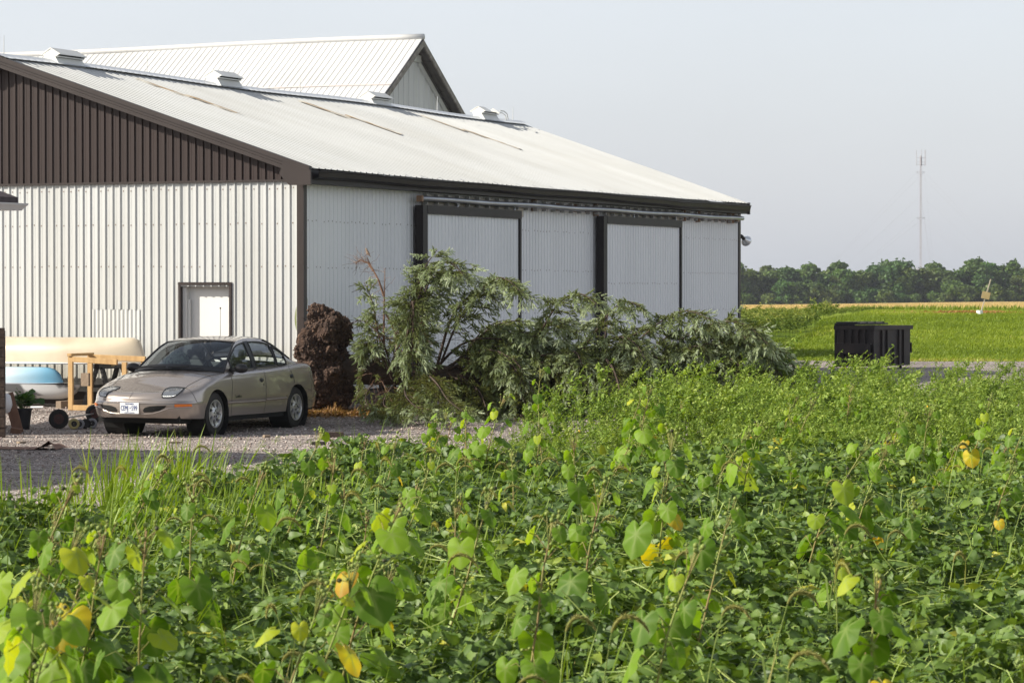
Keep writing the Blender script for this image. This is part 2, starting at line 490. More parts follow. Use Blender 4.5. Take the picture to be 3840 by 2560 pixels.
# ================================================================ pole barn
white = M('white_metal_sun_side', (.555, .565, .56), .42, var=(1.3, 6, .35, .75), col2=(.485, .49, .475), stretch=(1, 1, .22), spec=.35, spots=(38, .755, (.42, .36, .30)), grime=(.5, 1.35, (.33, .29, .21), .55))  # same sheet metal as the side wall, colour toned down against full sun
white_shade_side = M('white_metal_shade_side', (.82, .82, .825), .45, var=(1.0, 6, .35, .75), col2=(.75, .755, .76), stretch=(1, 1, .2), spec=.35, spots=(34, .765, (.40, .33, .28)), grime=(.5, 1.2, (.36, .33, .26), .5))  # same metal as the gable, colour lightened to offset the wall's shade
roof_w = M('white_roof_metal', (.55, .555, .545), .45, var=(.8, 7, .40, .72), col2=(.49, .49, .47), stretch=(1, .3, 1), spec=.3, spots=(20, .77, (.42, .34, .25)))
brown = M('brown_metal', (.027, .016, .0145), .5, var=(3, 5, .3, .7), col2=(.034, .021, .019), stretch=(1, 1, .1), spec=.3, spots=(18, .80, (.35, .32, .3)))
trim_b = M('brown_trim', (.026, .018, .0165), .45, var=(2, 4, .3, .7), col2=(.035, .025, .023), spec=.35, spots=(26, .79, (.3, .27, .25)))
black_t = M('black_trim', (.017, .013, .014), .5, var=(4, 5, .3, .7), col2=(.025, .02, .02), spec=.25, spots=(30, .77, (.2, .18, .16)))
galv = M('galvanised_steel', (.42, .43, .45), .38, .75, var=(5, 5, .3, .7), col2=(.30, .31, .33), stretch=(.4, 1, 1))
rust = M('rusty_roof_patch', (.36, .24, .13), .8, var=(2.5, 6, .40, .58), col2=(.60, .57, .50), stretch=(9, 1.2, 1))
oldwood = M('weathered_wood', (.34, .27, .20), .8, var=(2.2, 6, .3, .7), col2=(.20, .14, .095), stretch=(1, 1, 1), bump=(24, .5, .01))
skirt_m = M('dark_skirt_board', (.05, .037, .03), .85, var=(3, 5, .3, .7), col2=(.09, .065, .05), bump=(15, .5, .01))
pale_board = M('painted_board', (.58, .54, .46), .7, var=(3, 6, .35, .7), col2=(.40, .34, .27), stretch=(.4, 1, 3), bump=(20, .3, .006))
blockw = M('track_block_wood', (.24, .14, .085), .85, var=(6, 4, .3, .7), col2=(.34, .22, .14))
door_w = M('white_door_paint', (.76, .755, .735), .4, var=(.8, 5, .4, .7), col2=(.68, .68, .66), spec=.4, spots=(22, .77, (.45, .42, .38)))
glassy = M('lamp_glass', (.75, .76, .77), .1, .6)

barn = thing('pole_barn', 'long white metal pole barn with brown gable cladding and two sliding side doors', 'barn', BO, YAW)

def ribs(L, period, rib, h, start=0.0):
    """profile (s, depth) of ribbed sheet metal of length L."""
    out = [(0.0, 0.0)]
    s = start + period * .5
    while s + rib < L:
        out += [(s, 0), (s + rib * .28, h), (s + rib * .72, h), (s + rib, 0)]
        mid = s + rib + (period - rib) * .5
        out += [(mid - .006, 0), (mid, h * .12), (mid + .006, 0)]
        s += period
    out.append((L, 0.0))
    return [p for p in out if p[0] <= L]

def screws(mb, L, period, start, zs, f):
    """rows of dark screw heads: second material of the sheet's own mesh."""
    mb.cur = 1
    for z in zs:
        s = start + period * .5 + .11
        while s < L - .05:
            c = f(s + random.uniform(-.006, .006), z + random.uniform(-.012, .012)); mb.add(c, [(0, 1, 2, 3)]); s += period * (2 if random.random() < .3 else 1)
    mb.cur = 0
def ribbed(mb, prof, f_lo, f_hi, org, da, db, dn, rows=1):
    """sheet: s along da, from f_lo(s) to f_hi(s) along db, depth along dn."""
    org, da, db, dn = map(Vector, (org, da, db, dn))
    R_ = []
    for k in range(rows + 1):
        R_.append([org + da * s + db * (f_lo(s) + (f_hi(s) - f_lo(s)) * k / rows) + dn * d for s, d in prof])
    return mb.grid(R_)

RIDGE_U, RIDGE_Z, EAVE_Z, OV = 6.0, 6.35, 4.28, .25
W2, LEN = 12.0, 22.64
SL = (RIDGE_Z - EAVE_Z) / (RIDGE_U + OV)
def roof_z(u): return EAVE_Z + SL * ((u if u <= RIDGE_U else 2 * RIDGE_U - u) + OV)
z1, zb = 4.07, .45
# gable wall (faces -t).  s runs along +u
mb = MB()
prof = ribs(W2, .1524, .046, .022)
def wall_top(s): return z1
# split round the walk door and the patch
du0, du1, dz1 = 1.42, 2.38, 2.27
pu0, pu1, pz1 = 3.2, 4.2, 1.87
def piece(u0, u1, lo, hi):
    pr = [(s, d) for s, d in prof if u0 < s < u1]
    pr = [(u0, 0)] + pr + [(u1, 0)]
    ribbed(mb, pr, lambda s: lo, lambda s: hi, (0, 0, 0), (0, 1, 0), (0, 0, 1), (-1, 0, 0))
piece(0, du0, zb, z1); piece(du0, du1, dz1, z1); piece(du1, pu0, zb, z1); piece(pu0, pu1, pz1, z1); piece(pu1, W2, zb, z1)
def gq(s, z): return [(-.004, s - .010, z - .012), (-.004, s + .010, z - .012), (-.004, s + .010, z + .012), (-.004, s - .010, z + .012)]
screws(mb, W2, .1524, 0, (2.62, 3.35, 3.95), gq)
screw_m = M('screw_head', (.20, .15, .12), .6)
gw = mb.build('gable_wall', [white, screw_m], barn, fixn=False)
mb = MB()                                                    # finer corrugated repair sheet
pr = []
k = 0
while pu0 + k * .0105 <= pu1:
    pr.append((pu0 + k * .0105, .008 + .007 * math.sin(k * 2 * PI / 8))); k += 1
ribbed(mb, pr, lambda s: zb, lambda s: pz1, (0, 0, 0), (0, 1, 0), (0, 0, 1), (-1, 0, 0))
mb.build('repair_sheet', white, barn, smooth=True, fixn=False)
# brown gable cladding above
mb = MB()
prb = ribs(W2 - .02, .1524, .046, .022, .01)
prb = sorted(prb + [(RIDGE_U, 0)], key=lambda q: q[0])
ribbed(mb, prb, lambda s: z1 + .03, lambda s: roof_z(s) - .09, (-.012, 0, 0), (0, 1, 0), (0, 0, 1), (-1, 0, 0))
mb.build('gable_cladding', brown, barn, fixn=False)
mb = MB()
mb.box((-.055, -.02, z1 - .005), (-.005, W2, z1 + .03))
mb.build('drip_flashing', trim_b, barn)
# base flashing + dark skirt boards (gable and side)
mb = MB(); mb.box((-.035, .0, zb - .03), (-.004, du0 - .06, zb)); mb.box((-.035, du1 + .06, zb - .03), (-.004, W2, zb))
split_loose(mb.build('base_flashing', white, barn))
mb = MB(); mb.box((-.012, .02, -.1), (.05, W2, zb - .032)); mb.box((.0521, -.012, -.1), (LEN, .05, zb - .032))
split_loose(mb.build('skirt_board', skirt_m, barn))
# side wall (faces -u), s along +t
sd = [(4.72, 9.42), (13.83, 18.66)]
mb = MB()
profs = ribs(LEN, .1524, .03, .012)
def spiece(t0, t1, lo, hi):
    pr = [(s, d) for s, d in profs if t0 < s < t1]
    pr = [(t0, 0)] + pr + [(t1, 0)]
    ribbed(mb, pr, lambda s: lo, lambda s: hi, (0, 0, 0), (1, 0, 0), (0, 0, 1), (0, -1, 0))
spiece(.0, LEN, zb, z1 + .02)
def sq_(s, z): return [(s - .010, -.004, z - .012), (s + .010, -.004, z - .012), (s + .010, -.004, z + .012), (s - .010, -.004, z + .012)]
screws(mb, LEN, .1524, 0, (.9, 1.75, 2.6, 3.4), sq_)
mb.build('side_wall', [white_shade_side, screw_m], barn, fixn=False)
# the two walls that face away
mb = MB()
ribbed(mb, ribs(LEN, .6, .05, .02), lambda s: 0, lambda s: z1, (0, W2, 0), (1, 0, 0), (0, 0, 1), (0, 1, 0))
mb.add([(LEN, 0, 0), (LEN, W2, 0), (LEN, W2, z1), (LEN, RIDGE_U, RIDGE_Z - .1), (LEN, 0, z1)], [(0, 1, 2, 3, 4)])
mb.build('rear_wall', white_shade_side, barn, fixn=False)
# corner posts (brown trim), slightly proud
mb = MB()
mb.box((-.030, -.030, zb - .03), (.095, .0, z1 - .006)); mb.box((-.030, .0, zb - .03), (-.0235, .10, z1 - .006))
mb.box((LEN - .09, -.030, zb - .03), (LEN + .03, .0, z1 - .006)); mb.box((LEN + .0, .0, zb - .03), (LEN + .03, .1, z1 - .006))
split_loose(mb.build('corner_trim', trim_b, barn))

algae = M('algae_stain', (.16, .19, .05), .8, var=(4, 6, .40, .62), col2=(.62, .62, .56), stretch=(1, 1, .35))
mb = MB()
for z0, z1_, w in ((1.75, 2.12, .045), (1.42, 1.66, .035)):
    mb.grid([[(.115 + .02 * math.sin(k * 1.3), -.0035, z0 + (z1_ - z0) * k / 8), (.115 + w * math.sin(PI * (k + .5) / 9) + .02 * math.sin(k * 1.3) + .01, -.0035, z0 + (z1_ - z0) * k / 8)] for k in range(9)])
mb.grid([[(-.0035, .108, 1.5 + .45 * k / 8), (-.0035, .108 + .05 * math.sin(PI * (k + .5) / 9), 1.5 + .45 * k / 8)] for k in range(9)])
split_loose(mb.build('algae_stain', algae, barn))
# roof: two ribbed slopes, slight waviness
mb = MB()
T0, T1e, T1r = -.25, 22.6, 23.35
pr = ribs(T1e - T0, .2286, .05, .016)
def rsheet(side):
    rows = []
    K = 10
    for k in range(K + 1):
        f = k / K
        u = -OV + f * (RIDGE_U + OV)
        row = []
        for s, d in pr:
            ss = s / (T1e - T0)
            t = T0 + ss * ((T1e + (T1r - T1e) * f) - T0)
            wav = .014 * fnoise(t * .5, u * .4, 1.0, 3.3) + .035 * f * math.sin(t * .55) * .6 - .03 * math.sin(PI * ss) * (1 - f)
            uu = u if side > 0 else W2 - u
            row.append((t, uu, roof_z(u) + d + wav))
        rows.append(row)
    return mb.grid(rows)
rsheet(1); rsheet(-1)
mb.build('roof', roof_w, barn, fixn=False)
# rust patches just above the sheet metal
mb = MB()
for (t, u0, u1, w) in ((3.62, 5.45, 4.3, .2), (3.82, 4.5, 3.4, .2), (10.15, 5.4, 4.2, .2), (10.5, 4.5, 3.2, .2), (15.9, 5.3, 4.2, .2), (16.2, 4.4, 3.0, .2)):
    rows = []
    for k in range(9):
        u = u0 + (u1 - u0) * k / 8; f = (u + OV) / (RIDGE_U + OV)
        row = []
        for i, s in enumerate((0, .12, .3, .42, .6, .74, 1)):
            tt = t + w * s + .02 * math.sin(k * 1.7 + i)
            ss = (tt - T0) / (T1e - T0)
            wav = .014 * fnoise(tt * .5, u * .4, 1.0, 3.3) + .035 * f * math.sin(tt * .55) * .6 - .03 * math.sin(PI * ss) * (1 - f)
            row.append((tt, u, roof_z(u) + wav + .021 + (.012 if i in (2, 4) else 0)))
        rows.append(row)
    mb.grid(rows)
split_loose(mb.build('rusty_seam', rust, barn))
# ridge cap with scalloped lower edge
mb = MB()
n = 103
rows = [[], [], [], [], []]
for i in range(n * 2 + 1):
    t = T0 + (T1r - T0) * i / (n * 2)
    w = .035 * math.sin(t * .55) * .6
    hang = .0 if i % 2 else .045
    for r_, (du, dz) in enumerate(((-.21 - hang, -.045), (-.10, .005), (0, .055), (.10, .005), (.25, -.04))):
        rows[r_].append((t, RIDGE_U + du, RIDGE_Z + w + dz + .02))
mb.grid(rows)
mb.build('ridge_cap', M('ridge_cap_metal', (.66, .68, .70), .4, spec=.4), barn)
# rake fascia on the near gable: two-step brown gutter-like moulding; and the far one
def rake(t0, t1, parent_name):
    mb = MB()
    for sgn in (1, -1):
        ulist = [(-OV - .02), RIDGE_U]
        for (dt0, dt1, dz0, dz1) in ((0, .10, -.045, .035 if t0 < 5 else -.004), (.02, .13, -.10, -.048), (.0, .12, -.17, -.103)):
            pts = []
            for u in ulist:
                z = roof_z(u); uu = u if sgn > 0 else W2 - u
                pts.append((uu, z))
            (ua, za), (ub, zb_) = pts
            s_ = 1 if t0 < 5 else -1
            a0, a1 = (t0 + dt0, t0 + dt1) if s_ > 0 else (t1 - dt1, t1 - dt0)
            vsx = []
            for tt in (a0, a1):
                vsx += [(tt, ua, za + dz0), (tt, ub, zb_ + dz0), (tt, ub, zb_ + dz1), (tt, ua, za + dz1)]
            mb.add(vsx, [(0, 3, 2, 1), (4, 5, 6, 7), (0, 1, 5, 4), (1, 2, 6, 5), (2, 3, 7, 6), (3, 0, 4, 7)])
    return mb.build(parent_name, trim_b, barn)
rake(-.285, 0, 'rake_trim'); rake(22.3, 22.6, 'rake_trim')
# boxed eave return at the near corner, fascia and gutter along the side
mb = MB()
mb.prism([(-.292, -.30, 3.99), (-.292, .11, 3.99), (-.292, .30, 4.185), (-.292, .22, 4.39), (-.292, -.30, 4.235)], (.05, 0, 0))
mb.build('eave_return', trim_b, barn)
mb = MB()
mb.box((-.23, -.27, z1 - .05), (22.5, -.24, EAVE_Z - .03))
mb.box((-.23, -.239, z1 - .05), (22.5, -.001, z1 - .022))
mb.box((22.50, -.30, z1 - .06), (22.58, -.2405, EAVE_Z + .01))
mb.build('fascia', black_t, barn)
mb = MB()
gp = [(-.272, .05), (-.272, -.09), (-.31, -.10), (-.37, -.06), (-.385, .015), (-.40, .03), (-.40, .045), (-.375, .045), (-.36, -.02)]
rows = []
for i in range(24):
    t = -.12 + 22.5 * i / 23
    f = i / 23
    sag = -.05 * math.exp(-((f - .80) / .05) ** 2) + .012 * math.sin(i * 1.1) - .02 * f
    rows.append([(t, u, EAVE_Z - .09 + z + sag) for u, z in gp])
mb.grid(rows)
mb.build('gutter', black_t, barn)
mb = MB()
for i in range(24):
    t = 2.5 + i * .86 + random.uniform(-.2, .2)
    mb.bar((t, -.26, EAVE_Z + .02), (t + .02, -.40, EAVE_Z - .045), .02, .004)
split_loose(mb.build('gutter_strap', galv, barn))
# boards, track, hangers, blocks
mb = MB()
for t0, t1 in ((4.75, 9.35), (13.85, 18.5)):
    mb.box((t0, -.075, 3.66), (t1, -.014, 3.98))
    mb.box((t0 + .02, -.095, 3.79), (t1 - .05, -.0755, 3.96))
split_loose(mb.build('header_board', pale_board, barn))
mb = MB()
npt = 30
mb.tube([(4.3 + (22.3 - 4.3) * i / npt, -.20, 3.885 + .02 * i / npt + .008 * math.sin(i * .9)) for i in range(npt + 1)], .052, 10)
o = mb.build('door_track', galv, barn, smooth=True)
mb = MB()
mb.box((4.22, -.255, 3.83), (4.30, -.145, 3.94))
t = 9.9
rb = random.Random(5)
while t < 22.4:
    if 13.5 < t < 18.5: t += .5; continue
    h = rb.choice((.10, .14, .22, .26)); w = rb.choice((.07, .08, .09, .3))
    mb.box((t, -.10, 3.90 - h * .5), (t + w, -.013, 3.90 + h * .6))
    t += w + rb.uniform(.22, .48)
split_loose(mb.build('track_block', blockw, barn))
mb = MB()
t = 4.6
while t < 22.3:
    mb.box((t, -.19, 3.93), (t + .04, -.096, 3.99)); mb.box((t, -.19, 3.79), (t + .03, -.10, 3.84))
    t += .47
split_loose(mb.build('track_bracket', M('bracket_grey', (.34, .33, .31), .7), barn))
mb = MB()
for t in (5.9, 8.6, 15.1, 17.7):
    mb.tube([(t, -.20, 3.86), (t + .02, -.2, 3.80), (t, -.2, 3.765)], .022, 6)
split_loose(mb.build('door_hanger', galv, barn))
# sliding doors
for t0, t1 in ((4.3, 8.87), (13.25, 18.02)):
    zt = 3.77
    d = MB(); pr = [(s, dd) for s, dd in ribs(t1 - t0 - .28, .1524, .036, .014)]
    ribbed(d, pr, lambda s: .32, lambda s: zt - .16, (t0 + .20, -.205, 0), (1, 0, 0), (0, 0, 1), (0, -1, 0))
    screws(d, t1 - t0 - .28, .1524, 0, (1.2, 2.35), lambda s, z: [(t0 + .2 + s - .011, -.209, z - .013), (t0 + .2 + s + .011, -.209, z - .013), (t0 + .2 + s + .011, -.209, z + .013), (t0 + .2 + s - .011, -.209, z + .013)])
    dd = d.build('sliding_door', [white_shade_side, screw_m], barn, fixn=False)
    f = MB()
    f.box((t0, -.245, .25), (t0 + .20, -.08, zt)); f.box((t0 + .2005, -.25, zt - .16), (t1, -.10, zt + .001)); f.box((t1 - .075, -.245, .25), (t1 - .001, -.10, zt - .1605))
    f.box((t0 + .2005, -.245, .25), (t1 - .0755, -.12, .32))
    f.box((t0 + .2005, -.20, .3205), (t1 - .0755, -.13, zt - .1605))
    f.build('door_frame', black_t, dd)
# walk door in the gable
d = MB(); d.box((.16, du0, .22), (.21, du1, dz1))
wd = d.build('walk_door', door_w, barn)
f = MB()
f.box((-.030, du1, .2), (.20, du1 + .045, dz1 + .03)); f.box((-.030, du0 - .045, .2), (.20, du0, dz1 + .03)); f.box((-.034, du0 - .046, dz1 + .0301), (.20, du1 + .046, dz1 + .075))
f.build('door_frame', trim_b, wd)
f = MB(); f.box((.05, du1 - .075, .24), (.159, du1 - .001, dz1)); f.box((.09, du1 - .12, .95), (.13, du1 - .08, 2.05))
f.build('door_jamb', door_w, wd)
f = MB(); f.tube([(.16, du0 + .06, 1.15), (.10, du0 + .06, 1.15)], .022, 8)
f.build('door_knob', galv, wd)
# flood light on the far corner
f = MB(); f.tube([(LEN, .02, 3.50), (LEN + .22, .02, 3.49)], .02, 6); f.tube([(LEN + .2, .02, 3.50), (LEN + .40, .02, 3.44)], .045, 8)
fl = f.build('flood_light', black_t, barn)
f = MB(); f.lathe([(.03, -.03), (.075, .04), (.13, .13), (.135, .15), (.09, .165), (0, .17)], (LEN + .40, .02, 3.44), (.85, -.1, -.35), 14)
f.build('bulb', glassy, fl, smooth=True)
# ridge ventilators and lightning rods
vent_m = M('vent_metal', (.74, .735, .70), .45, var=(3, 4, .3, .7), col2=(.66, .65, .61), spots=(14, .74, (.45, .25, .12)))
def vent(t, L, broken=False):
    v = MB()
    rz = RIDGE_Z + .03
    end = [(-.19, -.05), (-.10, .095), (-.195, .15), (0, .245), (.195, .15), (.10, .095), (.19, -.05)]
    for tt, th in ((t, .012), (t + L, -.012)):
        if broken and tt > t: 
            end2 = [(p[0] * .95, p[1] + (.02 if p[1] > .2 else 0)) for p in end]
        else: end2 = end
        v.prism([(tt, RIDGE_U + a, rz + b) for a, b in end2], (th, 0, 0))
    b = v.build('roof_vent', vent_m, barn)
    w = MB()
    for s in (-1, 1):
        w.add([(t + .012, RIDGE_U + s * .19, rz - .05), (t + L - .012, RIDGE_U + s * .19, rz - .05), (t + L - .012, RIDGE_U + s * .10, rz + .09), (t + .012, RIDGE_U + s * .10, rz + .09)], [(0, 1, 2, 3)])
        w.bar((t + .012, RIDGE_U + s * .13, rz + .105), (t + L - .012, RIDGE_U + s * .13, rz + .105), .05, .02)
    w.build('vent_throat', vent_m, b)
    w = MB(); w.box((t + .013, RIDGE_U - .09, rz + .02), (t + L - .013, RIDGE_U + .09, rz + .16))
    w.build('vent_dark_core', black_t, b)  # solid black block standing in for the shaded hollow of the vent
    w = MB()
    Lc = L * .45 if broken else L
    for s in (-1, 1):
        w.add([(t - .01, RIDGE_U + s * .205, rz + .135), (t + Lc, RIDGE_U + s * .205, rz + .135), (t + Lc, RIDGE_U, rz + .25), (t - .01, RIDGE_U, rz + .25),
               (t - .01, RIDGE_U + s * .205, rz + .152), (t + Lc, RIDGE_U + s * .205, rz + .152), (t + Lc, RIDGE_U, rz + .268), (t - .01, RIDGE_U, rz + .268)],
              [(0, 1, 2, 3), (4, 5, 6, 7), (0, 1, 5, 4), (1, 2, 6, 5), (0, 3, 7, 4)])
    if broken:
        w.tube([(t + L, RIDGE_U - .18, rz + .2), (t + L + .25, RIDGE_U - .18, rz + .2), (t + L + .42, RIDGE_U - .18, rz + .15), (t + L + .5, RIDGE_U - .18, rz + .02)], .014, 6)
        w.tube([(t + L, RIDGE_U - .05, rz + .17), (t + L + .45, RIDGE_U - .05, rz + .17), (t + L + .62, RIDGE_U - .05, rz + .12), (t + L + .7, RIDGE_U - .05, rz + .0)], .014, 6)
    w.build('vent_lid', vent_m, b)
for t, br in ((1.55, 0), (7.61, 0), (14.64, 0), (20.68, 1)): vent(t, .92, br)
for t in (.0, 5.0, 11.4, 18.35, 22.8):
    w = MB(); w.tube([(t, RIDGE_U, RIDGE_Z), (t + .01, RIDGE_U, RIDGE_Z + .40)], [.011, .005], 5)
    w.build('lightning_rod', white, barn)

# ================================================================ big barn behind
bb = thing('gabled_barn', 'tall old white barn with steep metal roof rising behind the long pole barn', 'barn', (-2.87, 85.95, 0), YAW)
AZ = 9.38; PW = 6.2; SLP = math.tan(R(34.5)); BL = 26.0
old_roof = M('old_white_roof', (.58, .58, .575), .45, var=(.7, 6, .42, .7), col2=(.515, .51, .50), stretch=(1, .5, 1), spec=.3, spots=(9, .74, (.55, .42, .36)))
seam = M('roof_seam', (.62, .55, .52), .6)
old_wall = M('old_white_wall', (.66, .66, .65), .55, var=(.8, 6, .35, .7), col2=(.54, .54, .53), stretch=(3, 3, .3))
# local axes: X along gable (right = +), Y along the ridge going left/back
mb = MB()
for s in (-1, 1):
    rows = []
    for k in range(13):
        q = k / 12 * (PW + .5)
        row = []
        i = 0
        y = -.35
        while y < BL:
            w = .04 * fnoise(q * .4, y * .25, 1, 8.8) + .05 * math.sin(y * .3 + 1) * (1 - k / 12)
            for a, b in ((0, 0), (.016, .016), (.032, 0)):
                row.append((s * q, y + a, AZ - SLP * q + b + w))
            y += .195
        rows.append(row)
    mb.grid(rows)
mb.build('roof', old_roof, bb, fixn=False)
mb = MB()
for q in (2.1, 4.3):
    rows = []
    for a in (0, .05):
        rows.append([(-(q + a), y, AZ - SLP * (q + a) + .034 + .04 * fnoise(q * .4, y * .25, 1, 8.8) + .05 * math.sin(y * .3 + 1) * (1 - q / 6.7)) for y in np.arange(-.35, BL, .4)])
    mb.grid(rows)
mb.build('sheet_lap', seam, bb)
mb = MB()
mb.tube([(0, y, AZ + .03 + .05 * math.sin(y * .3 + 1)) for y in np.arange(-.37, BL, .8)], .09, 8)
mb.build('ridge_cap', old_roof, bb, smooth=True)
mb = MB()
pr = ribs(PW * 2, .34, .05, .02)
ribbed(mb, sorted(pr + [(PW, 0)]), lambda s: 0, lambda s: AZ - .25 - SLP * abs(s - PW), (-PW, 0, 0), (1, 0, 0), (0, 0, 1), (0, -1, 0))
ribbed(mb, ribs(BL - 1, .6, .05, .02), lambda s: 0, lambda s: AZ - SLP * PW, (-PW, 0, 0), (0, 1, 0), (0, 0, 1), (-1, 0, 0))
ribbed(mb, ribs(BL - 1, .6, .05, .02), lambda s: 0, lambda s: AZ - SLP * PW, (PW, 0, 0), (0, 1, 0), (0, 0, 1), (1, 0, 0))
mb.build('wall', old_wall, bb, fixn=False)
grayw = M('grey_soffit_board', (.17, .165, .16), .85, var=(2, 6, .3, .7), col2=(.10, .095, .09), stretch=(1, 6, 1), bump=(9, .6, .02))
mb = MB(); mb2 = MB()
for s in (-1, 1):
    q = .05
    while q < PW + .4:
        w = random.uniform(.22, .34)
        dz = random.uniform(0, .02)
        a, b = q, q + w - .018
        P = [(s * a, -.33, AZ - SLP * a - .09 - dz), (s * b, -.33, AZ - SLP * b - .09 - dz), (s * b, .0, AZ - SLP * b - .09 - dz), (s * a, .0, AZ - SLP * a - .09 - dz)]
        mb.prism(P, (0, 0, .03)); q += w
    mb2.add([(0, -.38, AZ - .2), (s * (PW + .5), -.38, AZ - .2 - SLP * (PW + .5)), (s * (PW + .5), -.38, AZ - .02 - SLP * (PW + .5)), (0, -.38, AZ - .02),
             (0, -.335, AZ - .2), (s * (PW + .5), -.335, AZ - .2 - SLP * (PW + .5)), (s * (PW + .5), -.335, AZ - .02 - SLP * (PW + .5)), (0, -.335, AZ - .02)],
            [(0, 1, 2, 3), (4, 5, 6, 7), (0, 1, 5, 4), (2, 3, 7, 6), (1, 2, 6, 5)])
mb.build('soffit', grayw, bb)
mb2.build('barge_board', M('weathered_barge_board', (.34, .31, .28), .8, var=(3, 6, .3, .7), col2=(.16, .14, .12), stretch=(2, 1, 2)), bb)
mb = MB()
for s in (-1, 1):
    mb.add([(s * .35, -.03, AZ - .25 - SLP * .35), (s * PW, -.03, AZ - .25 - SLP * PW), (s * PW, -.03, AZ - .47 - SLP * PW), (s * .35, -.03, AZ - .47 - SLP * .35)], [(0, 1, 2, 3)])
mb.box((-.5, -.06, AZ - .62), (.5, -.031, AZ - .42))
mb.build('frieze_board', old_wall, bb)
bb.rotation_euler = (0, 0, YAW)
# ================================================================ the sedan
def car_paint():
    m = M('champagne_paint', (.37, .322, .29), .24, .55, coat=1.0, spec=.5)
    return m
paint = car_paint()
rubber = M('tyre_rubber', (.018, .017, .017), .8, var=(14, 4, .3, .7), col2=(.032, .029, .027), bump=(60, .3, .004))
blackp = M('black_plastic', (.016, .016, .018), .4, spec=.5)
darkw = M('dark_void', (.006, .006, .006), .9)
alloy = M('silver_wheel', (.55, .55, .56), .33, .7)
seam_m = M('panel_gap', (.03, .026, .024), .8)
cloth_m = M('grey_seat_cloth', (.060, .060, .064), .9, var=(30, 3, .3, .7), col2=(.085, .085, .09))
amber = M('amber_lens', (.75, .17, .01), .2, coat=.6)
chrome = M('chrome', (.7, .71, .73), .12, .95)
def glass_mat(name, tint, refl=.05):
    m = bpy.data.materials.new(name); m.use_nodes = True
    nt = m.node_tree; L = nt.links; nt.nodes.clear()
    o = _n(nt, 'ShaderNodeOutputMaterial'); t = _n(nt, 'ShaderNodeBsdfTransparent'); g = _n(nt, 'ShaderNodeBsdfGlossy')
    t.inputs[0].default_value = (*tint, 1); g.inputs['Roughness'].default_value = .03; g.inputs[0].default_value = (.9, .95, 1, 1)
    f = _n(nt, 'ShaderNodeFresnel'); f.inputs[0].default_value = 1.5
    mr = _n(nt, 'ShaderNodeMath', operation='ADD'); mr.inputs[1].default_value = refl
    L.new(f.outputs[0], mr.inputs[0])
    mx = _n(nt, 'ShaderNodeMixShader'); L.new(mr.outputs[0], mx.inputs[0]); L.new(t.outputs[0], mx.inputs[1]); L.new(g.outputs[0], mx.inputs[2]); L.new(mx.outputs[0], o.inputs[0])
    return m
glass = glass_mat('car_glass', (.76, .84, .84), .04)

def lerpt(tab, v):
    return float(np.interp(v, [a for a, b in tab], [b for a, b in tab]))
def smoothtab(tab):
    """monotone-ish smooth interpolation of a table (Catmull-Rom on samples)."""
    xs = [a for a, b in tab]; ys = [b for a, b in tab]
    m = [0] * len(xs)
    for i in range(len(xs)):
        i0, i1 = max(i - 1, 0), min(i + 1, len(xs) - 1)
        m[i] = (ys[i1] - ys[i0]) / (xs[i1] - xs[i0])
    def f(v):
        if v <= xs[0]: return ys[0]
        if v >= xs[-1]: return ys[-1]
        i = int(np.searchsorted(xs, v, 'right')) - 1
        h = xs[i + 1] - xs[i]; t = (v - xs[i]) / h
        return (2*t**3 - 3*t*t + 1) * ys[i] + (t**3 - 2*t*t + t) * h * m[i] + (-2*t**3 + 3*t*t) * ys[i+1] + (t**3 - t*t) * h * m[i+1]
    return f
CL, CWD = 4.62, .855
FWX, RWX, WZ, WR = .95, 3.594, .315, .315
ztop = smoothtab([(0, .655), (.12, .675), (.35, .73), (.7, .80), (1.1, .872), (1.4, .905), (2.0, .915), (2.8, .935), (3.4, .962), (3.9, .985), (4.3, .975), (4.5, .94), (4.62, .90)])
zbase = smoothtab([(0, .285), (.3, .265), (.9, .255), (1.4, .265), (3.0, .265), (3.9, .28), (4.62, .34)])
wz = smoothtab([(.15, .94), (.25, .965), (.40, .985), (.50, 1.0), (.60, .992), (.72, .978), (.85, .955), (.98, .925), (1.1, .90)])
sfr = smoothtab([(.20, .15), (.25, .09), (.31, .035), (.38, .0), (.485, -.01), (.50, -.004), (.512, .022), (.56, .032), (.62, .06), (.66, .10), (.72, .22), (.9, .4)])
srr = smoothtab([(.2, .2), (.30, .06), (.40, .01), (.55, .0), (.565, .06), (.65, .075), (.8, .11), (.9, .15), (1.0, .22)])
AR = .365
def zbot(x):
    z = zbase(x)
    for xc in (FWX, RWX):
        d = abs(x - xc)
        if d < AR: z = max(z, WZ - .01 + math.sqrt(AR * AR - d * d))
    return z
def contour():
    """nominal half outline: list of (x, y, nx, ny)."""
    out = []
    A, B, NF = .565, .48, 26
    for i in range(NF + 1):
        th = (PI / 2) * i / NF
        c, s_ = math.cos(th), math.sin(th)
        out.append((A * (1 - c ** 1.0), CWD * s_ ** .8 if s_ > 0 else 0))
    xs = set(np.linspace(A, CL - B, 60))
    for xc in (FWX, RWX):
        for k in range(33): xs.add(xc - AR * math.cos(PI * k / 32))
        xs.add(xc - AR - .006); xs.add(xc + AR + .006)
    out += [(x, CWD) for x in sorted(xs) if x > A + .004 and x < CL - B - .004]
    for i in range(NF + 1):
        th = (PI / 2) * (NF - i) / NF
        c, s_ = math.cos(th), math.sin(th)
        out.append((CL - B * (1 - c), CWD * s_ ** .8 if s_ > 0 else 0))
    res = []
    for i, (x, y) in enumerate(out):
        a = out[max(i - 1, 0)]; b = out[min(i + 1, len(out) - 1)]
        tx, ty = b[0] - a[0], b[1] - a[1]; l = math.hypot(tx, ty) or 1
        res.append((x, y, -ty / l, tx / l))
    return res
CONT = contour()
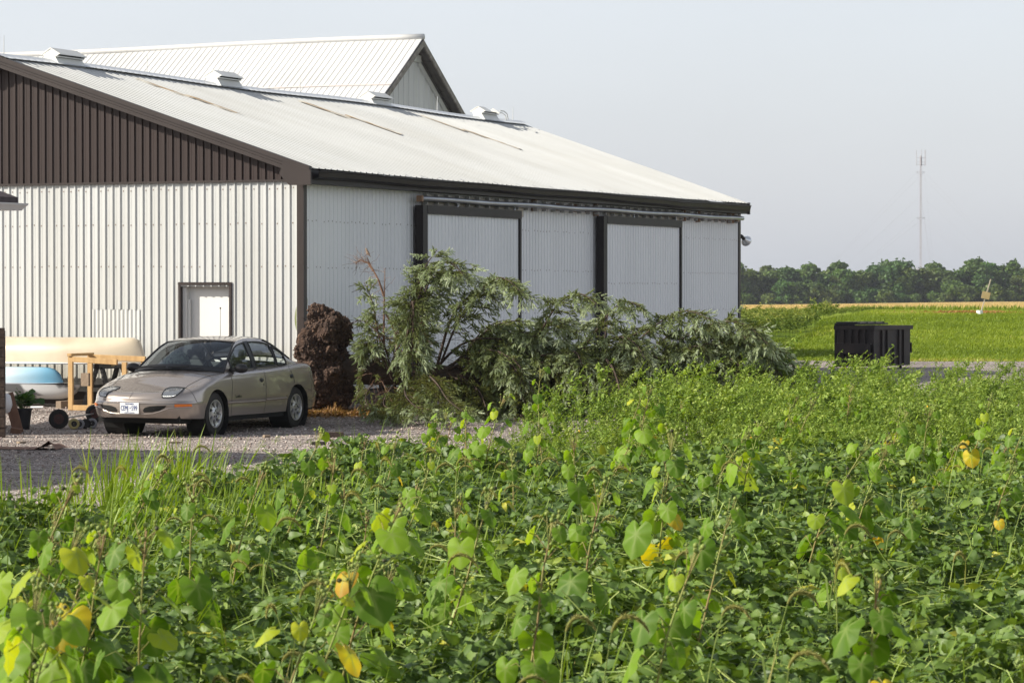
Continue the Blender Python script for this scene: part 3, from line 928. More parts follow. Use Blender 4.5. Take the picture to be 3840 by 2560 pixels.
NL, NR_ = 20, 6
def body_pt(c, lev):
    x, y, nx, ny = c
    zt, zb_ = ztop(x), zbot(x)
    rr = .075
    if lev <= NL:
        z = zb_ + (zt - rr - zb_) * (lev / NL); ins = 0
    else:
        ph = (lev - NL) / NR_ * PI / 2
        z = zt - rr + rr * math.sin(ph); ins = .085 * (1 - math.cos(ph))
    w = wz(z)
    ff = max(0, 1 - x / .95); fr = max(0, 1 - (CL - x) / .9)
    X = x + sfr(z) * ff - srr(z) * fr - nx * ins
    if X < .95 - AR: X -= (.95 - AR - X) * .20
    Y = y * w - ny * ins * (1 if y > .02 else 0)
    # character crease: slight hollow below the moulding line along the doors
    if 1.25 < x < 3.3 and .40 < z < .52: Y -= .008 * math.sin(PI * (z - .40) / .12)
    return X, max(Y, 0), z
LEV = NL + NR_
car = thing('sedan', 'champagne four-door sedan with silver wheels parked on the gravel before the white barn', 'car', (-5.64, 44.95, 0), R(68))
CS = 1.05
_v = Vector((math.cos(R(68)), math.sin(R(68)), 0)); _u = Vector((-_v.y, _v.x, 0))
_p = Vector((-4.53, 45.47, 0)) - _v * (.95 * CS) + _u * (.80 * CS)
car.location = _p; car.scale = (CS, CS, CS)
# sides and ends
mb = MB()
rows = []
for sg in (-1, 1):
    rows = [[(p[0], sg * p[1], p[2]) for p in (body_pt(c, l) for c in CONT)] for l in range(LEV + 1)]
    mb.grid(rows if sg < 0 else [r[::-1] for r in rows])
# hood and boot lid: cross rows between the two top edges
def lid(sel, crown):
    rows = []
    NX = 16
    for c in sel:
        X, Y, z = body_pt(c, LEV)
        row = []
        for k in range(-NX, NX + 1):
            f = k / NX
            h = crown(X) * (Y / .72) ** 2 * (1 - f * f) 
            row.append((X, Y * f, z + h))
        rows.append(row)
    return rows
mb.grid(lid([c for c in CONT if c[0] < 1.5], smoothtab([(0, .03), (.3, .05), (.8, .075), (1.5, .075)])))
mb.grid(lid([c for c in CONT if c[0] > 3.62], lambda X: .05))
bm = bmesh.new(); me0 = mb.mesh('body'); bm.from_mesh(me0)
bmesh.ops.remove_doubles(bm, verts=bm.verts, dist=.0006)
bmesh.ops.recalc_face_normals(bm, faces=bm.faces)
bm.to_mesh(me0); bm.free()
body = link('body', me0, paint, car, smooth=True)
smooth_by_angle(body, R(50))
BT = BVHTree.FromPolygons([v.co.copy() for v in me0.vertices], [p.vertices[:] for p in me0.polygons])
# ---- greenhouse
RAIL = [(1.36, .735, .905), (1.58, .675, 1.065), (1.85, .605, 1.24), (2.04, .555, 1.325), (2.30, .535, 1.372), (2.65, .53, 1.38), (2.95, .545, 1.355), (3.22, .575, 1.275), (3.48, .625, 1.15), (3.66, .66, 1.055), (3.86, .69, .985)]
ry_ = smoothtab([(a, b) for a, b, c in RAIL]); rz_ = smoothtab([(a, c) for a, b, c in RAIL])
def rail(x): return (x, ry_(x), rz_(x))
XW0, XW1, XR1, XR0 = 1.36, 2.04, 2.98, 3.66
def cross(x, bow, crown, N=18):
    """arc across the car at rail station x: bowed in x, crowned in z."""
    X, Y, Z = rail(x)
    return [(X + bow * (1 - (k / N) ** 2), Y * k / N, Z + crown * (1 - (k / N) ** 2)) for k in range(-N, N + 1)]
def band(x0, x1, b0, b1, c0, c1, n):
    return [cross(x0 + (x1 - x0) * i / n, b0 + (b1 - b0) * i / n, c0 + (c1 - c0) * i / n) for i in range(n + 1)]
mb = MB()
rows = band(XW1, XR1, -.12, .10, .035, .04, 16)
mb.grid(rows)
# side: belt to rail
def belt(x):
    return (x, .792 - .075 + .0 * x, ztop(x) - .012)
def side_pt(x, v, sg=-1, off=0.0):
    bx, by, bz = belt(x); rx, ry, rz = rail(x)
    y = by + (ry - by) * v + .018 * math.sin(PI * v) * min(1, (rz - bz) / .2)
    return (x, sg * (y + off), bz + (rz - bz) * v)
WINS = [(1.62, 2.36, -.045), (2.455, 3.12, -.02), (3.165, 3.45, 0)]
def in_win(x, v):
    if not .07 < v < .885: return False
    if x < 1.62 or x > 3.45: return False
    for a, b, sl in WINS:
        if a + sl * v * 0 < x < b + sl * v: return True
    return False
NXs, NVs = 236, 26
for sg in (-1, 1):
    P = [[side_pt(1.36 + 2.46 * i / NXs, j / NVs, sg) for i in range(NXs + 1)] for j in range(NVs + 1)]
    vs_, fs_ = [], []
    for j in range(NVs + 1):
        for i in range(NXs + 1): vs_.append(P[j][i])
    for j in range(NVs):
        for i in range(NXs):
            x = 1.36 + 2.46 * (i + .5) / NXs; v = (j + .5) / NVs
            if in_win(x, v): continue
            a = j * (NXs + 1) + i
            fs_.append((a, a + 1, a + NXs + 2, a + NXs + 1))
    mb.add(vs_, fs_)
# A pillars/rails already in the side patch; header of the windscreen and rear window
bm = bmesh.new(); me1 = mb.mesh('roof_frame'); bm.from_mesh(me1)
bmesh.ops.remove_doubles(bm, verts=bm.verts, dist=.0006)
bmesh.ops.delete(bm, geom=[v for v in bm.verts if not v.link_faces], context='VERTS')
bmesh.ops.recalc_face_normals(bm, faces=bm.faces)
bm.to_mesh(me1); bm.free()
rf = link('roof', me1, paint, car, smooth=True)
smooth_by_angle(rf, R(60))
mb = MB(); mb.grid(band(XW0, XW1, -.34, -.12, .055, .035, 12)); mb.build('windshield', glass, car, smooth=True)
mb = MB(); mb.grid(band(XR1, XR0, .10, .13, .04, .035, 10)); mb.build('rear_window', glass, car, smooth=True)
# black edge bands of windscreen and rear window
def edge_band(rowsfn, name):
    rows = rowsfn
    mb = MB()
    pts = [rows[0], rows[-1], [r[0] for r in rows], [r[-1] for r in rows]]
    for p in pts: mb.tube(p, .016, 5)
    return mb.build(name, blackp, car, smooth=True)
edge_band(band(XW0, XW1, -.34, -.12, .055, .035, 12), 'windshield_seal')
edge_band(band(XR1, XR0, .10, .13, .04, .035, 10), 'rear_window_seal')
mb = MB()
rows = band(XW0 - .02, XW0 + .08, -.345, -.31, .045, .055, 2)
mb.grid([[(p[0] - .004, p[1] * .99, p[2] + .006) for p in r] for r in rows])
mb.build('cowl_panel', blackp, car, smooth=True)
# side windows
for sg in (-1, 1):
    for a, b, sl in WINS:
        g = MB(); s_ = MB()
        NV2 = 10; NX2 = 24
        xs2 = [a + (b - a) * i / NX2 for i in range(NX2 + 1)]
        rows = [[side_pt(x + sl * (v) * (x - a) / (b - a), v, sg, -.006) for x in xs2] for v in np.linspace(.05, .905, NV2 + 1)]
        g.grid(rows)
        go = g.build('side_window', glass, car, smooth=True)
        loop = [side_pt(x, .075, sg, .004) for x in xs2] + [side_pt(b + sl * v, v, sg, .004) for v in np.linspace(.075, .885, 8)[1:]] + [side_pt(x + sl * .885 * (x - a) / (b - a), .885, sg, .004) for x in xs2[::-1]] + [side_pt(a, v, sg, .004) for v in np.linspace(.885, .075, 8)[1:-1]]
        s_.tube(loop, .0125, 5, closed=True)
        s_.build('window_seal', blackp, go, smooth=True)
    p = MB(); p.grid([[side_pt(x + sl_ * v, v, sg, .005) for v in np.linspace(.03, .93, 10)] for x, sl_ in ((2.355, -.045), (2.41, -.03), (2.465, 0))])
    p.build('pillar_trim', blackp, car, smooth=True)
# wheel wells + underbody
mb = MB()
for xc in (FWX, RWX):
    for sg in (-1, 1):
        mb.lathe([(AR - .002, -.33), (AR - .002, -.0)], (xc, sg * .845 if sg > 0 else -.845, WZ - .01), (0, 1, 0) if sg > 0 else (0, -1, 0), 28)
        mb.lathe([(0, -.33), (AR - .002, -.33)], (xc, sg * .845, WZ - .01), (0, sg, 0), 28)
mb.box((.30, -.62, .19), (4.35, .62, .40))
mb.box((.14, -.66, .21), (.3, .66, .34)); mb.box((1.34, -.80, .195), (3.20, .80, .26)); mb.box((3.98, -.70, .25), (4.4, .70, .45))
mb.build('underbody', darkw, car)
# cabin tub
mb = MB()
mb.box((1.30, -.70, .50), (3.80, .70, .55)); mb.box((1.15, -.66, .55), (1.55, .66, .885)); mb.box((3.45, -.62, .55), (3.85, .62, .955))
mb.box((1.4, -.715, .5), (3.7, -.70, .885)); mb.box((1.4, .70, .5), (3.7, .715, .885))
o = mb.build('dashboard', cloth_m, car); bevel(o, .02, 2)
for yy in (-.36, .36):
    mb = MB()
    q = Matrix.Rotation(R(14), 3, 'Y')
    mb.box((1.95, yy - .25, .62), (2.45, yy + .25, .76)); mb.box((2.38, yy - .24, .66), (2.52, yy + .24, 1.06), q); mb.box((2.47, yy - .13, 1.04), (2.58, yy + .13, 1.21), q)
    s = mb.build('seat', cloth_m, car); bevel(s, .05, 3); smooth_by_angle(s, R(60))
mb = MB(); mb.box((2.95, -.6, .6), (3.4, .6, .75)); mb.box((3.35, -.6, .6), (3.5, .6, 1.0), Matrix.Rotation(R(15), 3, 'Y'))
s = mb.build('rear_seat', cloth_m, car); bevel(s, .05, 3)
mb = MB()
cen = Vector((1.74, -.36, .935)); ax = Vector((-.86, 0, .5)).normalized()
e1 = ax.orthogonal().normalized(); e2 = ax.cross(e1)
mb.tube([cen + (e1 * math.cos(2 * PI * k / 22) + e2 * math.sin(2 * PI * k / 22)) * .185 for k in range(22)], .016, 6, closed=True)
mb.bar(cen - e1 * .18, cen + e1 * .18, .03, .05); mb.bar(cen - e2 * .18, cen + e2 * .18, .03, .05); mb.bar(cen, cen - ax * .3, .06, .06)
mb.build('steering_wheel', blackp, car, smooth=True)
mb = MB(); mb.box((1.93, -.10, 1.20), (1.95, .10, 1.26)); mb.build('rearview_mirror', blackp, car)
# wheels
def wheel(xc, sg):
    yo = sg * .815
    t = MB()
    prof = [(.20, .0), (.235, -.004), (.27, -.006), (.292, -.012), (.307, -.03), (.315, -.05), (.315, -.15), (.307, -.17), (.29, -.185), (.235, -.195), (.20, -.19)]
    t.lathe(prof, (xc, yo, WZ), (0, sg, 0), 40)
    for k in range(48):
        a = 2 * PI * k / 48
        c_ = Vector((xc + math.cos(a) * .316, yo - sg * .03, WZ + math.sin(a) * .316)); d_ = Vector((xc + math.cos(a + .05) * .316, yo - sg * .09, WZ + math.sin(a + .05) * .316))
        t.bar(c_, d_, .02, .010, up=(math.cos(a), 0, math.sin(a)))
    w = t.build('wheel', rubber, car); smooth_by_angle(w, R(40))
    r = MB()
    r.lathe([(.205, -.012), (.203, .004), (.190, .004), (.180, -.012), (.172, -.05)], (xc, yo, WZ), (0, sg, 0), 40)
    r.lathe([(.0, .002), (.06, .0), (.085, -.012), (.09, -.03)], (xc, yo, WZ), (0, sg, 0), 30)
    for k in range(7):
        a = 2 * PI * k / 7 + .3
        for da, w_ in ((-.13, .026), (.16, .030)):
            a0, a1 = a + da * .4, a + da + .34
            pts = []
            for q in range(6):
                f = q / 5; rad = .075 + (.184 - .075) * f; an = a0 + (a1 - a0) * f
                pts.append(Vector((xc + math.cos(an) * rad, yo - sg * (.012 + .012 * math.sin(PI * f)), WZ + math.sin(an) * rad)))
            for p_, q_ in zip(pts[:-1], pts[1:]): r.bar(p_, q_, .018, w_ * 1.25, up=(0, 1, 0), roll=PI / 2)
    ro = r.build('rim', alloy, w); smooth_by_angle(ro, R(40))
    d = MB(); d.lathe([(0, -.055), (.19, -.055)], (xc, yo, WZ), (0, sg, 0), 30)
    for k in range(5):
        a = 2 * PI * k / 5 + .3
        d.lathe([(0, .004), (.014, .003), (.015, -.008)], (xc + math.cos(a) * .045, yo + sg * .0, WZ + math.sin(a) * .045), (0, sg, 0), 10)
    d.build('spoke_gap_dark', darkw, w)  # near-black plate as the shade behind the spokes, dark dots as lug holes
for xc in (FWX, RWX):
    for sg in (-1, 1): wheel(xc, sg)
# mirrors
for sg in (-1, 1):
    mb = MB()
    c = Vector((1.60, sg * .90, .955))
    rows = []
    for i in range(9):
        a = PI * i / 8
        rows.append([c + Vector((math.cos(a) * .075 * (1.0 if math.cos(a) < 0 else .35), sg * math.sin(a) * math.cos(2 * PI * k / 14) * .115, math.sin(a) * math.sin(2 * PI * k / 14) * .070)) for k in range(14)])
    mb.grid(rows, closed=True)
    mb.bar((1.58, sg * .73, .925), (1.59, sg * .84, .945), .07, .06)
    mb.build('wing_mirror', blackp, car, smooth=True)
# wipers
mb = MB()
mb.tube([(1.005, -.05, .985), (1.05, -.30, .985), (1.10, -.55, .965)], .011, 5); mb.tube([(.99, .02, .99), (1.0, .30, .985), (1.04, .58, .962)], .011, 5)
mb.bar((.985, -.02, .985), (1.05, -.33, .995), .012, .014)
mb.build('wiper', blackp, car)

# ---- details laid on the body skin: outlines were measured on the photograph, then kept as geometry on the real surface
bpy.context.view_layer.update()
_ci = (Matrix.Translation(car.location) @ Matrix.Rotation(R(68), 4, 'Z') @ Matrix.Scale(CS, 4)).inverted()
_cam_l = _ci @ Vector((0, 0, HC))
def skin(q, off=.003):
    """point of the body skin along the sight line of crop point q, lifted by off along the normal."""
    x, y = q[0] / 2.613 + 300, q[1] / 2.613 + 1220
    d = (_ci @ px(x, y, 45.0)) - _cam_l
    h = BT.ray_cast(_cam_l, d.normalized())
    if h[0] is None: return None
    n = h[1] if h[1].dot(d) < 0 else -h[1]
    return h[0] + n * off, n
def flip(p): return Vector((p.x, -p.y, p.z))
def path(qs, off, dens=14):
    out = []
    for a, b in zip(qs[:-1], qs[1:]):
        k = max(1, int(math.hypot(b[0] - a[0], b[1] - a[1]) / dens))
        for i in range(k): out.append((a[0] + (b[0] - a[0]) * i / k, a[1] + (b[1] - a[1]) * i / k))
    out.append(qs[-1])
    r = [skin(q, off) for q in out]
    return [t[0] for t in r if t]
def line(name, qs, r, mat, parent=None, off=.0, mirror=False, into=None):
    mb = into or MB()
    p = path(qs, off)
    if len(p) > 1:
        mb.tube(p, r, 5)
        if mirror: mb.tube([flip(v) for v in p], r, 5)
    if into is None: return mb.build(name, mat, parent or car, smooth=True)
def patch(qs, off=.004):
    """closed outline -> fan of rings on the skin (list of rings)."""
    cx = sum(q[0] for q in qs) / len(qs); cy = sum(q[1] for q in qs) / len(qs)
    out = []
    for a, b in zip(qs, qs[1:] + qs[:1]):
        k = max(1, int(math.hypot(b[0] - a[0], b[1] - a[1]) / 9))
        out += [(a[0] + (b[0] - a[0]) * i / k, a[1] + (b[1] - a[1]) * i / k) for i in range(k)]
    rings = []
    for f in (1.0, .985, .75, .5, .25, .02):
        ring = []
        for q in out:
            t = skin((cx + (q[0] - cx) * f, cy + (q[1] - cy) * f), -.004 if f == 1.0 else off)
            ring.append(t[0])
        rings.append(ring)
    return rings
seams = MB()
for qs, mir in (([(318, 640), (480, 645), (640, 649), (790, 650)], False),
                ([(1033, 612), (1060, 588), (1120, 555), (1190, 520), (1260, 496), (1330, 480), (1405, 466)], True),
                ([(1040, 612), (1080, 640), (1112, 680), (1136, 728), (1148, 752), (1212, 752)], True),
                ([(130, 748), (370, 763), (570, 766), (800, 768), (925, 768), (1100, 766), (1205, 764)], False),
                ([(1478, 480), (1495, 560), (1492, 650), (1488, 760), (1480, 876)], True),
                ([(1802, 450), (1818, 520), (1824, 600), (1824, 720), (1802, 852)], True),
                ([(1480, 882), (1640, 872), (1800, 860), (1960, 848)], True),
                ([(2040, 400), (2072, 455), (2098, 520), (2102, 560)], True),
                ([(2192, 606), (2235, 620), (2270, 640)], False),
                ([(520, 656), (484, 712)], False)):
    p = path(qs, .0005)
    if len(p) > 1:
        seams.tube(p, .0035, 4)
        if mir: seams.tube([flip(v) for v in p], .0035, 4)
seams.build('panel_gap', seam_m, car)
# headlights
hl = [(797, 692), (812, 655), (838, 624), (880, 609), (960, 606), (1032, 612), (1000, 645), (965, 675), (930, 698), (880, 706), (805, 708)]
lens = bpy.data.materials.new('headlight_lens'); lens.use_nodes = True
_b = lens.node_tree.nodes['Principled BSDF']; _b.inputs['Base Color'].default_value = (.42, .43, .44, 1); _b.inputs['Metallic'].default_value = .75; _b.inputs['Roughness'].default_value = .22
_b.inputs['Coat Weight'].default_value = 1
_tc = _n(lens.node_tree, 'ShaderNodeTexCoord'); _w = _n(lens.node_tree, 'ShaderNodeTexWave'); _w.bands_direction = 'Y'; _w.inputs['Scale'].default_value = 14; _w.inputs['Distortion'].default_value = 1.5
_bp = _n(lens.node_tree, 'ShaderNodeBump'); _bp.inputs['Strength'].default_value = .9; _bp.inputs['Distance'].default_value = .02
lens.node_tree.links.new(_tc.outputs['Object'], _w.inputs['Vector']); lens.node_tree.links.new(_w.outputs[0], _bp.inputs['Height']); lens.node_tree.links.new(_bp.outputs[0], _b.inputs['Normal'])
rings = patch(hl, .006)
amb = patch([(925, 771), (1095, 769), (1098, 793), (1010, 799), (925, 802)], .006)
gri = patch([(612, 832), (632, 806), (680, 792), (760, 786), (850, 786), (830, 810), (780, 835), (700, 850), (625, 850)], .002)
for f in (lambda p: p, flip):
    mb = MB(); mb.grid([[f(p) for p in r] for r in rings], closed=True)
    h = mb.build('headlight', lens, car, smooth=True)
    mb = MB(); mb.tube([f(p) for p in rings[1]], .006, 5, closed=True)
    mb.build('headlight_seal', blackp, h, smooth=True)
    mb = MB(); mb.grid([[f(p) for p in r] for r in amb], closed=True); mb.build('turn_signal', amber, car)
    mb = MB(); mb.grid([[f(p) for p in r] for r in gri], closed=True); mb.build('grille_dark_patch', darkw, car)  # near-black patch on the closed skin, in place of a shaded recess
    mb = MB()
    p = [f(v) for v in path([(575, 868), (640, 868), (720, 862), (790, 842), (860, 815), (925, 805), (1010, 802), (1100, 798)], .0)]
    mb.tube(p, [.002] + [.011] * (len(p) - 2) + [.002], 6); mb.build('bumper_lip', paint, car, smooth=True)
# side mouldings, handles, badge
for sgn, f in ((1, lambda p: p), (-1, flip)):
    for qs in ([(1450, 758), (1560, 752), (1690, 744), (1815, 735)], [(1828, 726), (1930, 718), (2028, 708)]):
        mb = MB(); p = [f(v) for v in path(qs, .002)]
        k = len(p)
        mb.tube(p, .016, 6); mb.build('side_moulding', M('moulding_paint', (.31, .25, .215), .4, .3) if 'moulding_paint' not in bpy.data.materials else bpy.data.materials['moulding_paint'], car, smooth=True)
    for q in ((1780, 536), (2073, 499)):
        c, n = skin(q, .004)
        c, n = f(c), f(n)
        mb = MB(); tx = Vector((1, 0, 0)); rows = []
        for i in range(5):
            a = PI / 2 * i / 4
            rows.append([c + tx * (.052 * math.cos(t_ * 2 * PI / 16) * math.cos(a)) + Vector((0, 0, 1)) * (.036 * math.sin(t_ * 2 * PI / 16) * math.cos(a) * (1 if math.sin(t_ * 2 * PI / 16) > 0 else .75)) + n * (.02 * math.sin(a)) for t_ in range(16)])
        mb.grid(rows, closed=True); mb.build('door_handle', blackp, car, smooth=True)
c, n = skin((1802, 578), .003); mb = MB(); mb.lathe([(0, .002), (.012, .001), (.013, -.004)], c, n, 10); mb.build('door_lock', blackp, car)
def text(name, s, size, mat, parent, loc, right, up, depth=.001, sx=1.0):
    cu = bpy.data.curves.new(name, 'FONT'); cu.body = s; cu.size = size; cu.align_x = 'CENTER'; cu.align_y = 'CENTER'; cu.extrude = depth
    t = bpy.data.objects.new(name, cu); COL.objects.link(t)
    dg = bpy.context.evaluated_depsgraph_get(); me = bpy.data.meshes.new_from_object(t.evaluated_get(dg))
    bpy.data.objects.remove(t); bpy.data.curves.remove(cu)
    r, u = Vector(right).normalized(), Vector(up).normalized(); w = r.cross(u)
    m = Matrix((r, u, w)).transposed().to_4x4(); m.translation = Vector(loc)
    me.transform(m @ Matrix.Diagonal((sx, 1, 1, 1)))
    return link(name, me, mat, parent)
c, n = skin((1555, 693), .004)
text('badge_lettering', 'Sunfire', .075, blackp, car, c, Vector((1, 0, 0)), Vector((0, 0, 1)) - n * n.z)
# number plate
pw, phh = .152, .079
c = Vector((-.128, 0.0, .425)); 
mb = MB(); mb.box((c.x - .004, -pw, c.z - phh), (c.x + .004, pw, c.z + phh))
mb.box((c.x + .004, -.10, c.z - .03), (c.x + .10, .10, c.z + .04))
pl = mb.build('license_plate', M('plate_white', (.72, .74, .76), .35), car)
blue = M('plate_blue', (.02, .055, .22), .4)
rt, upv = Vector((0, -1, 0)), Vector((0, 0, 1))
text('plate_number', 'CEMJ', .098, blue, pl, c + Vector((-.006, .078, -.004)), rt, upv, sx=.56)
text('plate_number', '599', .098, blue, pl, c + Vector((-.006, -.08, -.004)), rt, upv, sx=.66)
text('plate_emblem', '+', .05, blue, pl, c + Vector((-.006, -.012, .0)), rt, upv)
text('plate_province', 'ONTARIO', .032, blue, pl, c + Vector((-.006, 0, .058)), rt, upv)
text('plate_motto', 'YOURS TO DISCOVER', .017, blue, pl, c + Vector((-.006, 0, -.066)), rt, upv)
# tail lamps wrap the rear corners
for sgn in (1, -1):
    mb = MB(); rows = []
    for z in np.linspace(.74, .88, 5):
        row = []
        for k in range(9):
            y = .45 + .40 * k / 8
            h = BT.ray_cast(Vector((6, sgn * min(y, .76), z)), Vector((-1, 0, 0)))
            row.append(h[0] + Vector((.006, sgn * .004, 0)) if h[0] else Vector((4.5, sgn * y, z)))
        rows.append(row)
    mb.grid(rows); mb.build('tail_light', M('tail_lens', (.16, .008, .008), .2, coat=.6) if 'tail_lens' not in bpy.data.materials else bpy.data.materials['tail_lens'], car, smooth=True)
mb = MB(); mb.tube([(4.08, .74, .97), (4.085, .74, 1.82)], [.006, .003], 5); mb.tube([(4.085, .74, 1.81), (4.085, .74, 1.835)], .012, 6)
mb.build('antenna', blackp, car)
# patterned bag and hat lying on the passenger seat
bagm = M('patterned_cloth', (.05, .075, .055), .9, var=(22, 4, .42, .55), col2=(.17, .22, .17))
mb = MB(); rows = []
for i in range(10):
    a = PI * i / 9
    rows.append([Vector((1.95 + .16 * math.cos(a), .36 + .22 * math.sin(a) * math.cos(2 * PI * k / 14) * (1 + .25 * math.sin(k * 2.1 + i)), 1.02 + .17 * math.sin(a) * math.sin(2 * PI * k / 14) * (1 + .2 * math.cos(k * 1.7)))) for k in range(14)])
mb.grid(rows, closed=True)
mb.T = None
bag = mb.build('cloth_bag', bagm, None, smooth=True)
bag.data.transform(_ci.inverted())
tag(bag, 'green leaf patterned cloth bag on the car passenger seat behind the windscreen', 'bag')
# ================================================================ things in the yard
rnd = random.Random(21)
timber = M('fresh_lumber', (.56, .36, .155), .7, var=(3, 6, .3, .7), col2=(.42, .25, .10), stretch=(6, 6, 1), bump=(30, .2, .004))
darktimber = M('dark_old_timber', (.045, .03, .024), .8, var=(4, 6, .3, .7), col2=(.10, .066, .048), stretch=(1, 1, 5), bump=(20, .6, .01))
cream = M('cream_gelcoat', (.66, .57, .43), .38, var=(1.2, 6, .42, .72), col2=(.52, .42, .30), coat=.25)
alum = M('aluminium_gunwale', (.62, .62, .62), .35, .6)
plastic_k = M('blue_kayak_plastic', (.14, .40, .60), .35, coat=.2)
plastic_c = M('camo_kayak_plastic', (.60, .61, .62), .35, var=(1.7, 3, .47, .53), col2=(.10, .10, .105), stretch=(1, 1, 1.8), coat=.2)
mat_pot = M('pot_plastic', (.018, .018, .022), .5)
yellowp = M('yellowed_plastic', (.48, .40, .17), .5)
greyp = M('grey_plastic', (.30, .30, .33), .5)
redhub = M('rusty_red_hub', (.10, .03, .025), .6, var=(20, 4, .3, .7), col2=(.05, .03, .025))
cardb = M('brown_cardboard', (.23, .125, .085), .85, var=(5, 4, .3, .7), col2=(.17, .095, .065))
whitep = M('white_plastic', (.75, .75, .76), .5)

def hull(L, w, h, tip=.6, flat=.0, n=40, m=20, sheer=.0):
    """upturned hull: keel up, along +X from 0 to L, base z=0."""
    rows = []
    for i in range(n + 1):
        f = -1 + 2 * i / n
        ww = w * max(0, 1 - abs(f) ** 2.6) ** .75
        hh = h * max(0.0, 1 - max(0, (abs(f) - (1 - tip)) / tip) ** 3.2) ** .6
        if i in (0, n): ww = .012; hh = max(hh, .03)
        row = []
        for k in range(m + 1):
            a = PI * k / m
            c, s = math.cos(a), math.sin(a)
            row.append((L * i / n, ww * math.copysign(abs(c) ** .75, c), hh * s ** .62 - sheer * abs(f) ** 3))
        rows.append(row)
    return rows
# canoe
cp = bw(-.95, 2.53, .965)
canoe = thing('canoe', 'cream upturned canoe lying across sawhorses along the barn wall', 'canoe', cp, YAW + PI / 2)
mb = MB(); rows = hull(5.1, .43, .43, .12); mb.grid(rows); mb.build('hull', cream, canoe, smooth=True)
mb = MB()
for e in (0, -1):
    mb.tube([(r[e][0], r[e][1] * 1.02, r[e][2] - .012) for r in rows], .018, 6)
mb.build('gunwale', alum, canoe, smooth=True)
mb = MB()
for f in (.35, .5, .68): mb.bar((5.1 * f, -.38, -.02), (5.1 * f, .38, -.02), .05, .02)
mb.build('thwart', oldwood, canoe)
# kayaks
kp = bw(-1.35, 3.93, .60)
kay = thing('kayak', 'pale blue and white kayak lying upturned on top of the mottled one', 'kayak', kp, YAW + PI / 2)
mb = MB(); rows = hull(3.3, .34, .285, .30, m=18); mb.grid(rows)
km = bpy.data.materials.new('faded_blue_plastic'); km.use_nodes = True
_b = km.node_tree.nodes['Principled BSDF']; _b.inputs['Roughness'].default_value = .35
_tc = _n(km.node_tree, 'ShaderNodeTexCoord'); _sx = _n(km.node_tree, 'ShaderNodeSeparateXYZ'); _mr = _n(km.node_tree, 'ShaderNodeMapRange'); _mr.inputs['From Min'].default_value = .25; _mr.inputs['From Max'].default_value = 1.15
_mx = _n(km.node_tree, 'ShaderNodeMix', data_type='RGBA'); _mx.inputs[6].default_value = (.18, .42, .60, 1); _mx.inputs[7].default_value = (.62, .70, .74, 1)
for a_, b_ in ((_tc.outputs['Object'], _sx.inputs[0]), (_sx.outputs[0], _mr.inputs[0]), (_mr.outputs[0], _mx.inputs[0]), (_mx.outputs[2], _b.inputs['Base Color'])): km.node_tree.links.new(a_, b_)
mb.build('hull', km, kay, smooth=True)
mb = MB(); 
for e in (0, -1): mb.tube([(r[e][0], r[e][1] * 1.01, r[e][2]) for r in rows], .014, 6)
mb.build('rim', greyp, kay, smooth=True)
kp2 = bw(-1.35, 3.6, .33)
kay2 = thing('kayak', 'white and black mottled kayak under the blue one by the lumber frame', 'kayak', kp2, YAW + PI / 2)
mb = MB(); rows = hull(3.4, .36, .26, .34, m=18)
mb.grid([[(p[0], p[1], .26 - p[2]) for p in r] for r in rows]); mb.build('hull', plastic_c, kay2, smooth=True)
mb = MB(); mb.grid([[(p[0], p[1] * .98, .262 + .03 * (1 - (p[1] / .36) ** 2)) for p in (r[0], ((r[0][0]), 0, 0), r[-1])] for r in rows]); mb.build('deck', plastic_c, kay2, smooth=True)
mb = MB(); mb.lathe([(0, .004), (.06, .004), (.065, 0)], (.95, -.355, .14), (0, -1, 0), 14); mb.build('round_badge', blackp, kay2)
mb = MB(); mb.lathe([(0, .0045), (.035, .006), (.04, .0042)], (.95, -.355, .14), (0, -1, 0), 14); mb.build('badge_center', whitep, kay2)
mb = MB(); mb.box((.1, -.45, -.14), (.2, .45, -.01)); mb.box((2.9, -.45, -.14), (3.0, .45, -.01)); 
split_loose(mb.build('support_block', oldwood, kay2))
# black folding sawhorse
sp = bw(-.95, 3.25, .2)
sw = thing('sawhorse', 'black plastic folding sawhorse under the canoe end', 'sawhorse', sp, YAW + PI / 2)
mb = MB(); mb.box((-.06, -.45, .66), (.06, .45, .755)); o = mb.build('beam', blackp, sw); bevel(o, .012, 2)
for sx in (-1, 1):
    for sy in (-1, 1):
        mb = MB(); mb.bar((sx * .05, sy * .33, .68), (sx * .28, sy * .40, .0), .055, .07); 
        for k in range(8): 
            f = .12 + k * .1; mb.bar((sx * (.05 + .23 * f), sy * (.33 + .07 * f) - .04, .68 * (1 - f)), (sx * (.05 + .23 * f), sy * (.33 + .07 * f) + .04, .68 * (1 - f)), .075, .012)
        mb.build('leg', blackp, sw)
    mb = MB(); mb.bar((sx * .16, -.36, .36), (sx * .16, .36, .36), .03, .05); mb.build('cross_brace', blackp, sw)
mb = MB(); mb.box((-.066, -.05, .70), (-.0605, .05, .735)); mb.build('sticker', yellowp, sw)
